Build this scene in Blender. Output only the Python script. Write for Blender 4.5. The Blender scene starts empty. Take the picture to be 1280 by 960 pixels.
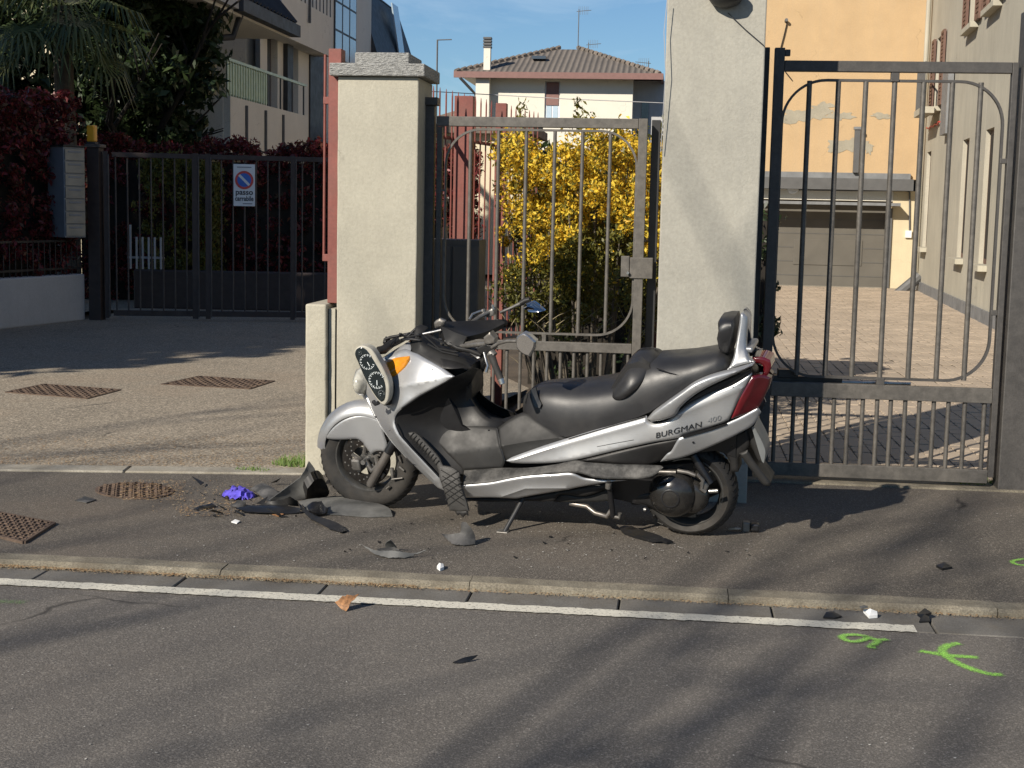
import bpy, bmesh, math, random
import numpy as np
from mathutils import Vector, Matrix, noise
from mathutils.geometry import delaunay_2d_cdt
random.seed(7); rng = np.random.default_rng(11)
SC = bpy.context.scene; COL = SC.collection
# ------------------------------------------------------------------ camera
F = 1800.0; H = 1.5
yaw = math.radians(6.4); pitch = math.atan((480-262)/F); roll = math.radians(1.2)
fwd = np.array([-math.sin(yaw)*math.cos(pitch), math.cos(yaw)*math.cos(pitch), -math.sin(pitch)])
r0 = np.array([math.cos(yaw), math.sin(yaw), 0]); u0 = np.cross(r0, fwd)
right = r0*math.cos(roll)+u0*math.sin(roll); up = -r0*math.sin(roll)+u0*math.cos(roll)
CAMP = np.array([0, 0, H])
cd = bpy.data.cameras.new('camera'); cam = bpy.data.objects.new('camera', cd); COL.objects.link(cam)
cd.sensor_width = 36; cd.lens = F/1280*36; cd.clip_end = 2000; cd.clip_start = 0.1
mw = Matrix.Identity(4)
for i in range(3):
    mw[i][0] = right[i]; mw[i][1] = up[i]; mw[i][2] = -fwd[i]; mw[i][3] = CAMP[i]
cam.matrix_world = mw; SC.camera = cam
# ------------------------------------------------------------------ world, sun, exposure
SUN_AZ = math.radians(33); SUN_EL = math.radians(30)       # azimuth of travel measured from +Y to +X
trav = Vector((math.sin(SUN_AZ)*math.cos(SUN_EL), math.cos(SUN_AZ)*math.cos(SUN_EL), -math.sin(SUN_EL)))
W = bpy.data.worlds.new('World'); SC.world = W; W.use_nodes = True
nt = W.node_tree; nt.nodes.clear()
sky = nt.nodes.new('ShaderNodeTexSky'); sky.sky_type = 'NISHITA'; sky.sun_disc = False
sky.sun_elevation = SUN_EL; sky.sun_rotation = SUN_AZ+math.pi
sky.air_density = 1.0; sky.dust_density = 0.1; sky.ozone_density = 3.5
bg = nt.nodes.new('ShaderNodeBackground'); bg.inputs[1].default_value = 0.062
out = nt.nodes.new('ShaderNodeOutputWorld')
tc = nt.nodes.new('ShaderNodeTexCoord'); mp = nt.nodes.new('ShaderNodeMapping'); mp.inputs['Scale'].default_value = (3.0, 3.0, 11.0); mp.inputs['Location'].default_value = (0.7, 0.2, 0.35)
cn = nt.nodes.new('ShaderNodeTexNoise'); cn.inputs['Scale'].default_value = 1.6; cn.inputs['Detail'].default_value = 9; cn.inputs['Roughness'].default_value = 0.62; cn.inputs['Distortion'].default_value = 0.5
cr = nt.nodes.new('ShaderNodeValToRGB'); cr.color_ramp.elements[0].position = 0.54; cr.color_ramp.elements[1].position = 0.82; cr.color_ramp.elements[1].color = (0.6, 0.6, 0.6, 1)
mx = nt.nodes.new('ShaderNodeMix'); mx.data_type = 'RGBA'; mx.inputs[7].default_value = (9.6, 9.9, 10.2, 1)
nt.links.new(tc.outputs['Generated'], mp.inputs[0]); nt.links.new(mp.outputs[0], cn.inputs[0]); nt.links.new(cn.outputs[0], cr.inputs[0])
nt.links.new(cr.outputs[0], mx.inputs[0]); nt.links.new(sky.outputs[0], mx.inputs[6]); tn = nt.nodes.new('ShaderNodeMix'); tn.data_type = 'RGBA'; tn.blend_type = 'MULTIPLY'; tn.inputs[0].default_value = 1; tn.inputs[7].default_value = (.80, .97, 1.12, 1)
nt.links.new(mx.outputs[2], tn.inputs[6]); nt.links.new(tn.outputs[2], bg.inputs[0]); nt.links.new(bg.outputs[0], out.inputs[0])
sd = bpy.data.lights.new('sun', 'SUN'); sd.energy = 5.0; sd.angle = math.radians(0.53); sd.color = (1.0, 0.915, 0.79)
so = bpy.data.objects.new('sun', sd); COL.objects.link(so); so.location = (-12, -12, 20); so.rotation_euler = trav.to_track_quat('-Z', 'Y').to_euler()
SC.view_settings.view_transform = 'Standard'; SC.view_settings.look = 'None'; SC.view_settings.gamma = 1; SC.view_settings.exposure = 0.38
SC.view_settings.use_curve_mapping = False
SC.render.engine = 'CYCLES'; SC.render.resolution_x = 1024; SC.render.resolution_y = 768
# ------------------------------------------------------------------ pixel -> place
def ray(px, py): return fwd+right*(px-640)/F-up*(py-480)/F
def G(px, py, z=0.0):
    d = ray(px, py); return CAMP+d*((z-H)/d[2])
def PY(px, py, Y):
    d = ray(px, py); return CAMP+d*(Y/d[1])
def PP(px, py, o, n):
    d = ray(px, py); return CAMP+d*(((np.array(o)-CAMP)@np.array(n))/(d@np.array(n)))
CR = {'P': (0, 0, 1), 'A': (380, 360, 2.825), 'B': (640, 360, 2.8235), 'C5': (430, 370, 5.052), 'C6': (760, 380, 5.6455),
      'C7': (740, 540, 5.333), 'C8': (510, 500, 4.7407), 'W': (390, 490, 6.0), 'D': (230, 560, 3.0476), 'K': (380, 360, 6.0)}
def T(k, *pts):
    x0, y0, s = CR[k]; r = [((p[0]/s)+x0, (p[1]/s)+y0)+tuple(p[2:]) for p in pts]
    return r
# ------------------------------------------------------------------ tagging
def tag(o, label=None, cat=None, group=None, kind=None):
    if label: o['label'] = label
    if cat: o['category'] = cat
    if group: o['group'] = group
    if kind: o['kind'] = kind
    return o
def empty(name, loc=(0, 0, 0), rz=0, parent=None):
    o = bpy.data.objects.new(name, None); COL.objects.link(o); o.empty_display_size = 0.1
    o.location = loc; o.rotation_euler = (0, 0, rz); o.parent = parent
    return o
def mesh_obj(name, verts, faces, mat=None, parent=None, smooth=None, bevel=0, seg=2):
    me = bpy.data.meshes.new(name); me.from_pydata([tuple(v) for v in verts], [], faces); me.update()
    bm = bmesh.new(); bm.from_mesh(me); bmesh.ops.recalc_face_normals(bm, faces=bm.faces); bm.to_mesh(me); bm.free()
    o = bpy.data.objects.new(name, me); COL.objects.link(o); o.parent = parent
    if mat is not None: me.materials.append(mat)
    if smooth is not None:
        me.shade_smooth()
        if smooth < 179: me.set_sharp_from_angle(angle=math.radians(smooth))
    if bevel:
        m = o.modifiers.new('bevel', 'BEVEL'); m.width = bevel; m.segments = seg; m.limit_method = 'ANGLE'; m.angle_limit = math.radians(40)
    return o
class MB:
    def __init__(s): s.v = []; s.f = []
    def add(s, v, f):
        n = len(s.v); s.v += [tuple(p) for p in v]; s.f += [[i+n for i in q] for q in f]; return s
    def box(s, x0, x1, y0, y1, z0, z1):
        return s.add([(x0, y0, z0), (x1, y0, z0), (x1, y1, z0), (x0, y1, z0), (x0, y0, z1), (x1, y0, z1), (x1, y1, z1), (x0, y1, z1)],
                     [[0, 3, 2, 1], [4, 5, 6, 7], [0, 1, 5, 4], [1, 2, 6, 5], [2, 3, 7, 6], [3, 0, 4, 7]])
    def prism(s, poly, d):
        """poly: list of 3D points (planar-ish), d: extrusion vector"""
        n = len(poly); a = [Vector(p) for p in poly]; b = [p+Vector(d) for p in a]
        return s.add(a+b, [list(range(n)), list(range(2*n-1, n-1, -1))]+[[i, (i+1) % n, n+(i+1) % n, n+i] for i in range(n)])
    def tube(s, pts, r, n=8, flat=None):
        pts = [Vector(p) for p in pts]; m = len(pts); rr = r if isinstance(r, (list, tuple)) else [r]*m
        tg = []
        for i in range(m):
            t = (pts[min(i+1, m-1)]-pts[max(i-1, 0)]); tg.append(t.normalized() if t.length > 1e-9 else Vector((0, 0, 1)))
        ref = Vector((0, 0, 1)) if abs(tg[0].z) < 0.9 else Vector((0, 1, 0))
        u = tg[0].cross(ref).normalized(); vs = []
        for i in range(m):
            u = (u-tg[i]*u.dot(tg[i])).normalized(); w = tg[i].cross(u)
            for k in range(n):
                a = 2*math.pi*(k+.5)/n
                fx = flat if flat else 1.0
                vs.append(pts[i]+u*math.cos(a)*rr[i]+w*math.sin(a)*rr[i]*fx)
        fs = [[i*n+k, i*n+(k+1) % n, (i+1)*n+(k+1) % n, (i+1)*n+k] for i in range(m-1) for k in range(n)]
        fs += [list(range(n))[::-1], list(range((m-1)*n, m*n))]
        return s.add(vs, fs)
    def lathe(s, prof, c, ax=(0, 1, 0), n=48, closed=False, a0=0.0, a1=2*math.pi):
        """prof: (radius, along axis) list"""
        ax = Vector(ax).normalized(); ref = Vector((1, 0, 0)) if abs(ax.x) < 0.9 else Vector((0, 0, 1))
        u = (ref-ax*ref.dot(ax)).normalized(); w = ax.cross(u); c = Vector(c); m = len(prof); vs = []
        full = abs(a1-a0-2*math.pi) < 1e-6; nn = n if full else n+1
        for k in range(nn):
            a = a0+(a1-a0)*k/n
            for (r, h) in prof: vs.append(c+(u*math.cos(a)+w*math.sin(a))*r+ax*h)
        fs = []
        for k in range(n):
            k2 = (k+1) % nn
            for i in range(m-1+(1 if closed else 0)):
                j = (i+1) % m; fs.append([k*m+i, k*m+j, k2*m+j, k2*m+i])
        return s.add(vs, fs)
    def loft(s, secs, cap=True, closed=True):
        n = len(secs[0]); m = len(secs); vs = [p for q in secs for p in q]
        fs = [[i*n+k, i*n+(k+1) % n, (i+1)*n+(k+1) % n, (i+1)*n+k] for i in range(m-1) for k in range(n if closed else n-1)]
        if cap: fs += [list(range(n))[::-1], list(range((m-1)*n, m*n))]
        return s.add(vs, fs)
    def obj(s, name, mat=None, parent=None, smooth=None, bevel=0, seg=2):
        return mesh_obj(name, s.v, s.f, mat, parent, smooth, bevel, seg)
def copy_tree(o, parent=None):
    c = o.copy(); COL.objects.link(c); c.parent = parent
    for ch in list(o.children): copy_tree(ch, c)
    return c
# ------------------------------------------------------------------ materials
def nodes(name):
    m = bpy.data.materials.new(name); m.use_nodes = True; n = m.node_tree; n.nodes.clear()
    o = n.nodes.new('ShaderNodeOutputMaterial'); p = n.nodes.new('ShaderNodeBsdfPrincipled'); n.links.new(p.outputs[0], o.inputs[0])
    return m, n, p, o
def nz(n, scale, detail=4, rough=.55, vec=None, kind='noise'):
    t = n.nodes.new('ShaderNodeTexNoise' if kind == 'noise' else 'ShaderNodeTexVoronoi'); t.inputs['Scale'].default_value = scale
    if kind == 'noise': t.inputs['Detail'].default_value = detail; t.inputs['Roughness'].default_value = rough
    if vec is not None: n.links.new(vec, t.inputs['Vector'])
    return t.outputs[0]
def ramp(n, fac, stops):
    r = n.nodes.new('ShaderNodeValToRGB'); e = r.color_ramp.elements
    while len(e) < len(stops): e.new(0.5)
    for q, (p, c) in zip(e, stops): q.position = p; q.color = (c if len(c) == 4 else tuple(c)+(1,)) if isinstance(c, (tuple, list)) else (c, c, c, 1)
    n.links.new(fac, r.inputs[0]); return r.outputs[0]
def mixc(n, fac, a, b, mode='MIX'):
    m = n.nodes.new('ShaderNodeMix'); m.data_type = 'RGBA'; m.blend_type = mode
    for s, v in ((0, fac), (6, a), (7, b)):
        if isinstance(v, (int, float)): m.inputs[s].default_value = v
        elif isinstance(v, (tuple, list)): m.inputs[s].default_value = tuple(v)+(1,) if len(v) == 3 else v
        else: n.links.new(v, m.inputs[s])
    return m.outputs[2]
def bump(n, p, h, strength=.3, dist=.01):
    b = n.nodes.new('ShaderNodeBump'); b.inputs['Strength'].default_value = strength; b.inputs['Distance'].default_value = dist
    n.links.new(h, b.inputs['Height']); n.links.new(b.outputs[0], p.inputs['Normal'])
def ocoord(n, scale=None):
    t = n.nodes.new('ShaderNodeTexCoord')
    if scale is None: return t.outputs['Object']
    m = n.nodes.new('ShaderNodeMapping'); m.inputs['Scale'].default_value = scale; n.links.new(t.outputs['Object'], m.inputs[0]); return m.outputs[0]
def c3(c, k): return tuple(max(0, min(1, x*k)) for x in c[:3])
def M(name, col, rough=.6, metal=0, var=.12, vs=6, fine=0.0, fs=200, bmp=0, bs=120, bd=.004, coat=0, spec=.5, dirt=None, ds=2.5, da=.35, rv=.08, stretch=None):
    m, n, p, o = nodes(name); v = ocoord(n, stretch)
    c = ramp(n, nz(n, vs, 5, vec=v), [(.3, c3(col, 1-var)), (.7, c3(col, 1+var))])
    if fine: c = mixc(n, 1.0, c, ramp(n, nz(n, fs, 2, vec=v), [(.3, 1-fine), (.7, 1.0)]), 'MULTIPLY')
    if dirt is not None: c = mixc(n, ramp(n, nz(n, ds, 6, .65, vec=v), [(.45, 0.0), (.75, da)]), c, dirt)
    n.links.new(c, p.inputs['Base Color']); p.inputs['Metallic'].default_value = metal
    if rv: n.links.new(ramp(n, nz(n, vs*2.3, 4, vec=v), [(.3, max(0, rough-rv)), (.7, min(1, rough+rv))]), p.inputs['Roughness'])
    else: p.inputs['Roughness'].default_value = rough
    p.inputs['Specular IOR Level'].default_value = spec
    if coat: p.inputs['Coat Weight'].default_value = coat; p.inputs['Coat Roughness'].default_value = .08
    if bmp: bump(n, p, nz(n, bs, 4, vec=v), bmp, bd)
    return m
def leafmat(name, cols, rough=.5, trans=.3):
    m, n, p, o = nodes(name); g = n.nodes.new('ShaderNodeNewGeometry')
    c = ramp(n, g.outputs['Random Per Island'], [(i/max(1, len(cols)-1), x) for i, x in enumerate(cols)])
    n.links.new(c, p.inputs['Base Color']); p.inputs['Roughness'].default_value = rough; p.inputs['Specular IOR Level'].default_value = .35
    t = n.nodes.new('ShaderNodeBsdfTranslucent'); n.links.new(c, t.inputs[0]); mx = n.nodes.new('ShaderNodeMixShader'); mx.inputs[0].default_value = trans
    n.links.new(p.outputs[0], mx.inputs[1]); n.links.new(t.outputs[0], mx.inputs[2]); n.links.new(mx.outputs[0], o.inputs[0])
    return m
def asphalt(name, dark, light, speck, coarse, brown=(.12, .085, .055), bam=.3, gmix=.5):
    m, n, p, o = nodes(name); v = ocoord(n)
    base = ramp(n, nz(n, 1.1, 7, .68, v), [(.32, c3(dark, .85)), (.68, c3(light, 1.12))])
    sp = ramp(n, nz(n, coarse, 3, .7, v), [(.36, c3(dark, .45)), (.5, c3(light, .95)), (.66, speck)])
    c = mixc(n, gmix, base, sp)
    vo = n.nodes.new('ShaderNodeTexVoronoi'); vo.inputs['Scale'].default_value = coarse*.9; n.links.new(v, vo.inputs['Vector'])
    c = mixc(n, ramp(n, vo.outputs['Color'], [(.74, 0.0), (.82, .6)]), c, speck)
    c = mixc(n, ramp(n, nz(n, .55, 7, .68, v), [(.5, 0.0), (.72, bam)]), c, brown)
    c = mixc(n, crackmask(n, v, .9, .010, .56), c, c3(dark, .45))
    n.links.new(c, p.inputs['Base Color']); p.inputs['Roughness'].default_value = .85; p.inputs['Specular IOR Level'].default_value = .3
    bump(n, p, nz(n, coarse*.8, 3, .6, v), .6, .006)
    return m
def crackmask(n, v, scale, width, keep):
    d = n.nodes.new('ShaderNodeTexNoise'); d.inputs['Scale'].default_value = scale*3; d.inputs['Detail'].default_value = 5; n.links.new(v, d.inputs['Vector'])
    m = n.nodes.new('ShaderNodeMix'); m.data_type = 'VECTOR'; m.inputs[0].default_value = .22; n.links.new(v, m.inputs[4]); n.links.new(d.outputs['Color'], m.inputs[5])
    vo = n.nodes.new('ShaderNodeTexVoronoi'); vo.feature = 'DISTANCE_TO_EDGE'; vo.inputs['Scale'].default_value = scale; n.links.new(m.outputs[1], vo.inputs['Vector'])
    a = ramp(n, vo.outputs['Distance'], [(0.0, 1.0), (width, 0.0)]); b = ramp(n, nz(n, scale*.8, 3, .6, v), [(keep, 0.0), (keep+.08, 1.0)])
    return mixc(n, 1.0, a, b, 'MULTIPLY')
MAT = {}
MAT['road'] = asphalt('road_asphalt', (.100, .091, .082), (.138, .126, .112), (.27, .245, .215), 190, bam=.15, gmix=.45)
MAT['pave'] = asphalt('pavement_asphalt', (.066, .058, .050), (.115, .100, .084), (.28, .25, .205), 190, bam=.3)
MAT['drive'] = asphalt('driveway_asphalt', (.14, .122, .096), (.27, .232, .178), (.56, .48, .37), 90, bam=.4, brown=(.20, .135, .085), gmix=.65)
MAT['soil'] = M('bare_soil', (.10, .075, .05), .95, var=.3, vs=3, fine=.4, fs=60, bmp=.5, bs=40)
MAT['kerb'] = M('kerb_concrete', (.255, .225, .168), .9, var=.28, vs=9, fine=.5, fs=140, bmp=.8, bs=90, dirt=(.10, .08, .055), ds=4, da=.7)
MAT['gutter'] = M('gutter_concrete', (.165, .155, .138), .9, var=.15, vs=7, fine=.4, fs=170, bmp=.4, bs=100, dirt=(.09, .07, .045), ds=4, da=.5)
MAT['border'] = M('border_concrete', (.36, .33, .27), .9, var=.15, vs=9, fine=.35, fs=120, bmp=.4, bs=80, dirt=(.13, .10, .06), ds=4, da=.6)
def linemat():
    m, n, p, o = nodes('worn_road_paint'); v = ocoord(n)
    c = mixc(n, ramp(n, nz(n, 75, 5, .75, v), [(.37, 0.0), (.45, 1.0)]), (.14, .13, .115), (.60, .57, .48))
    c = mixc(n, ramp(n, nz(n, 4, 5, .6, v), [(.55, 0.0), (.85, .6)]), c, (.22, .20, .17)); n.links.new(c, p.inputs['Base Color']); p.inputs['Roughness'].default_value = .8
    bump(n, p, nz(n, 110, 3, .6, v), .5, .004); return m
MAT['line'] = linemat()
def spraymat(name, col, cover=1.0):
    m, n, p, o = nodes(name); v = ocoord(n); at = n.nodes.new('ShaderNodeAttribute'); at.attribute_name = 'core'
    ns = nz(n, 170, 4, .8, v); ad = n.nodes.new('ShaderNodeMath'); ad.operation = 'MULTIPLY_ADD'; n.links.new(at.outputs['Fac'], ad.inputs[0]); ad.inputs[1].default_value = .27*cover; n.links.new(ns, ad.inputs[2])
    al = ramp(n, ad.outputs[0], [(.58, 0.0), (.82, 1.0)]); n.links.new(al, p.inputs['Alpha']); p.inputs['Base Color'].default_value = tuple(col)+(1,); p.inputs['Roughness'].default_value = .8
    bump(n, p, nz(n, 110, 3, .6, v), .6, .005); return m
MAT['spray'] = spraymat('green_spray_paint', (.29, .62, .10)); MAT['spray_old'] = spraymat('faded_green_paint', (.20, .32, .12), .55)
def stucco(name, col, var, streak=0.0, sc=(.35, .35, .3), bs=110, bst=.5, blot=2.2):
    m, n, p, o = nodes(name); v = ocoord(n)
    c = ramp(n, nz(n, blot, 7, .65, v), [(.28, c3(col, 1-var)), (.72, c3(col, 1+var*.6))])
    c = mixc(n, 1.0, c, ramp(n, nz(n, 55, 4, .7, v), [(.3, .84), (.65, 1.0)]), 'MULTIPLY')
    if streak:
        vv = ocoord(n, (7, 7, .5)); c = mixc(n, ramp(n, nz(n, 1.6, 6, .7, vv), [(.42, 0.0), (.72, streak)]), c, sc)
    c = mixc(n, crackmask(n, v, 1.6, .006, .54), c, c3(col, .55))
    n.links.new(c, p.inputs['Base Color']); p.inputs['Roughness'].default_value = .92; p.inputs['Specular IOR Level'].default_value = .2
    bump(n, p, nz(n, bs, 4, .6, v), bst, .004); return m
MAT['pillar'] = stucco('pillar_render', (.425, .40, .325), .16, .30, (.32, .30, .245))
MAT['pillar2'] = stucco('grey_pillar_render', (.375, .36, .31), .18, .35, (.27, .262, .235))
MAT['plinth'] = stucco('plinth_concrete', (.46, .43, .345), .16, .4, (.32, .30, .24))
MAT['yellow'] = stucco('yellow_stucco', (.52, .37, .212), .12, .28, (.42, .325, .215), 26, .9, 1.2)
MAT['greywall'] = stucco('weathered_stucco', (.46, .43, .35), .18, .6, (.30, .285, .24), 40, .4, .8)
MAT['patch'] = stucco('bare_render_patch', (.36, .33, .26), .15)
MAT['cream'] = stucco('cream_wall', (.66, .59, .44), .06)
MAT['garwall'] = stucco('garage_wall', (.62, .53, .36), .08, .2, (.42, .38, .28))
MAT['whitewall'] = stucco('house_white', (.74, .70, .60), .05, 0, bs=10, bst=.1)
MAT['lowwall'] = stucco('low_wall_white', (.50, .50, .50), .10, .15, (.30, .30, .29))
MAT['leftwall'] = stucco('beige_wall', (.74, .72, .66), .06)
MAT['granite'] = M('split_granite', (.42, .42, .40), .85, var=.35, vs=45, fine=.5, fs=150, bmp=1.0, bs=45, bd=.02, stretch=(1, 1, 3.5))
MAT['iron'] = M('painted_iron', (.060, .055, .050), .55, metal=.0, var=.2, vs=20, fine=.2, fs=90, bmp=.15, bs=150, spec=.6)
MAT['iron_bar'] = M('worn_iron_bar', (.115, .105, .092), .5, metal=.15, var=.25, vs=25, fine=.2, fs=120, spec=.55)
MAT['iron_dark'] = M('dark_iron', (.022, .022, .023), .5, var=.2, vs=9, spec=.5)
MAT['brown_iron'] = M('brown_gate_iron', (.040, .026, .022), .6, var=.2, vs=9)
MAT['brown_edge'] = M('brown_gate_bar', (.065, .055, .052), .5, var=.2, vs=9)
MAT['red'] = M('red_paint', (.205, .058, .044), .6, var=.14, vs=7, fine=.2, fs=60, dirt=(.16, .085, .065), ds=5, da=.5)
MAT['galv'] = M('galvanised', (.45, .45, .44), .4, metal=.7, var=.1, vs=30)
MAT['cabinet'] = M('cabinet_dark', (.105, .095, .082), .6, var=.12, vs=7)
MAT['mailbox'] = M('mailbox_grey', (.20, .22, .25), .5, metal=.2, var=.1, vs=5)
MAT['mailbox2'] = M('mailbox_door', (.22, .23, .23), .4, metal=.4, var=.15, vs=5)
MAT['amber'] = M('amber_plastic', (.75, .36, .02), .35, var=.1)
MAT['signw'] = M('sign_white', (.66, .68, .70), .5, var=.05); MAT['signb'] = M('sign_blue', (.03, .13, .50), .5); MAT['signr'] = M('sign_red', (.55, .06, .05), .5); MAT['signk'] = M('sign_ink', (.03, .03, .04), .6)
MAT['silver'] = M('silver_paint', (.44, .445, .45), .42, metal=.65, var=.04, vs=3, fine=.05, fs=600, coat=.3, dirt=(.36, .33, .28), ds=7, da=.22, rv=.05)
def scratch(mat):
    n = mat.node_tree; p = next(x for x in n.nodes if x.type == 'BSDF_PRINCIPLED'); src = p.inputs['Base Color'].links[0].from_socket
    v = ocoord(n, (2.5, 2.5, 60)); c = mixc(n, ramp(n, nz(n, 3.0, 6, .8, v), [(.60, 0.0), (.70, .35)]), src, (.20, .19, .175)); n.links.new(c, p.inputs['Base Color'])
scratch(MAT['silver'])
MAT['scuffed'] = M('scuffed_plastic', (.042, .041, .039), .6, spec=.3, var=.35, vs=22, fine=.4, fs=90, dirt=(.20, .19, .175), ds=13, da=.5, bmp=.3, bs=60)
MAT['dark'] = M('dark_plastic', (.014, .0135, .0135), .48, spec=.3, var=.2, vs=6, dirt=(.05, .046, .04), ds=6, da=.3, bmp=.1, bs=500, bd=.001)
MAT['darkgrey'] = M('grey_plastic', (.018, .0177, .0172), .52, spec=.3, var=.15, vs=6, dirt=(.05, .046, .042), ds=6, da=.3)
MAT['black'] = M('black_metal', (.012, .012, .013), .35, var=.2, vs=12)
MAT['gloss'] = M('gloss_black_cover', (.018, .017, .016), .22, var=.3, vs=9, dirt=(.07, .065, .055), ds=9, da=.3, coat=.2)
MAT['seat'] = M('seat_vinyl', (.018, .018, .0195), .42, var=.2, vs=5, bmp=.25, bs=380, bd=.001, dirt=(.06, .056, .05), ds=4, da=.35)
MAT['rubber'] = M('tyre_rubber', (.020, .019, .018), .8, var=.2, vs=12, dirt=(.075, .062, .046), ds=6, da=.4, bmp=.2, bs=120)
MAT['alloy'] = M('alloy_wheel', (.13, .128, .122), .38, metal=.7, var=.25, vs=14, dirt=(.06, .052, .042), ds=14, da=.6)
MAT['disc'] = M('brake_disc', (.07, .066, .062), .35, metal=.85, var=.25, vs=30, dirt=(.10, .07, .05), ds=20, da=.5)
MAT['fork'] = M('fork_grey', (.22, .20, .18), .4, metal=.6, var=.12, vs=10, dirt=(.12, .10, .08), ds=8, da=.5)
MAT['steel'] = M('plain_steel', (.50, .49, .47), .3, metal=.9, var=.15, vs=14)
MAT['castalu'] = M('cast_aluminium', (.20, .19, .175), .45, metal=.6, var=.3, vs=22, dirt=(.10, .08, .06), ds=12, da=.6)
MAT['mirror'] = M('mirror_glass', (.62, .60, .57), .06, metal=1.0, var=.02, rv=0)
MAT['redlens'] = M('red_lens', (.13, .008, .013), .16, var=.15, coat=.7)
MAT['darkred'] = M('smoked_red_lens', (.10, .018, .022), .16, var=.2, coat=.6)
MAT['orange'] = M('orange_lens', (.68, .26, .02), .18, var=.18, vs=30, coat=.6)
MAT['clear'] = M('clear_lens', (.40, .39, .34), .15, var=.4, vs=26, coat=.7)
MAT['bezel'] = M('cream_bezel', (.40, .38, .32), .5, var=.15, vs=20)
MAT['dial'] = M('dial_face', (.010, .016, .018), .15, var=.3, vs=30, coat=.7)
MAT['tick'] = M('dial_marks', (.70, .74, .74), .5, var=.05)
MAT['quilt'] = M('quilted_mat', (.034, .032, .029), .6, var=.3, vs=16, bmp=.4, bs=200)
MAT['shard'] = M('broken_grey_plastic', (.05, .049, .047), .55, spec=.3, var=.25, vs=10, dirt=(.22, .21, .20), ds=9, da=.55)
MAT['shardl'] = M('broken_light_plastic', (.105, .105, .10), .55, spec=.3, var=.25, vs=9, dirt=(.20, .195, .185), ds=9, da=.5)
MAT['purple'] = M('purple_cloth', (.10, .075, .50), .8, var=.35, vs=20)
MAT['rust'] = M('rusty_iron', (.12, .082, .060), .8, metal=.2, var=.35, vs=12, fine=.4, fs=120, bmp=.4, bs=90, dirt=(.20, .14, .09), ds=4, da=.5)
MAT['paver'] = M('paver_block', (.45, .365, .275), .9, var=.20, vs=1.3, fine=.25, fs=110, bmp=.4, bs=70, dirt=(.27, .22, .165), ds=3.2, da=.55)
MAT['joint'] = M('paver_joint_sand', (.085, .065, .045), .95, var=.3, vs=14)
MAT['tile'] = M('roof_tile', (.20, .165, .135), .85, var=.28, vs=2.5, fine=.4, fs=8, dirt=(.10, .09, .08), ds=1.2, da=.5)
MAT['fascia'] = M('fascia_brown', (.20, .105, .09), .6, var=.1); MAT['shutter'] = M('brown_shutter', (.13, .07, .05), .6, var=.2, vs=12)
MAT['glass'] = M('window_glass', (.05, .06, .075), .08, var=.2, vs=1, spec=.8)
MAT['glassb'] = M('stair_glazing', (.42, .52, .60), .12, var=.12, vs=.6, spec=.8)
MAT['white'] = M('white_paint', (.72, .72, .70), .5, var=.05)
MAT['slate'] = M('dark_mansard', (.030, .033, .040), .6, var=.25, vs=3)
MAT['lead'] = M('lead_flashing', (.17, .175, .18), .6, var=.2, vs=5); MAT['beam'] = M('dark_beam', (.09, .09, .09), .6)
MAT['shade_door'] = M('garage_shade_door', (.105, .096, .08), .7, var=.12, vs=2)  # dark door colour carries the shade of the garage bay
MAT['rail_lit'] = M('balcony_rail_lit', (.42, .50, .34), .4, var=.15)  # sunlight on the near railing is put into this pale green
MAT['wire'] = M('black_cable', (.015, .015, .016), .5); MAT['wirel'] = M('grey_cable', (.35, .35, .36), .5)
MAT['bark'] = M('tree_bark', (.10, .085, .065), .9, var=.3, vs=6, bmp=.6, bs=14, bd=.03)
MAT['dryleaf'] = M('dry_leaf', (.27, .135, .058), .7, var=.6, vs=60)
MAT['litter'] = leafmat('leaf_litter', [(.38, .24, .12), (.50, .34, .18), (.26, .14, .07), (.58, .46, .28)], .8, .1)
MAT['paper'] = M('white_scrap', (.75, .75, .73), .7, var=.08)
MAT['redleaf'] = leafmat('photinia_leaves', [(.11, .016, .020), (.19, .026, .032), (.065, .020, .017), (.27, .038, .042), (.045, .034, .018), (.14, .05, .03)], .4, .25)
MAT['greenleaf'] = leafmat('dark_green_leaves', [(.018, .032, .013), (.033, .055, .020), (.052, .075, .028)], .4, .25)
MAT['palmleaf'] = leafmat('palm_leaflets', [(.04, .06, .024), (.075, .10, .036), (.15, .16, .06)], .4, .25)
MAT['bushleaf'] = leafmat('shrub_leaves', [(.075, .085, .02), (.16, .15, .03), (.11, .11, .025), (.22, .19, .035)], .5, .3)
MAT['yellowleaf'] = leafmat('golden_leaves', [(.80, .53, .04), (.90, .68, .08), (.66, .50, .06), (.86, .50, .03)], .5, .35)
MAT['grass'] = leafmat('weed_grass', [(.08, .14, .03), (.14, .22, .05), (.20, .24, .08)], .6, .3)
MAT['core'] = M('shaded_twigs', (.018, .014, .010), .95, var=.3, vs=9)
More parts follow.
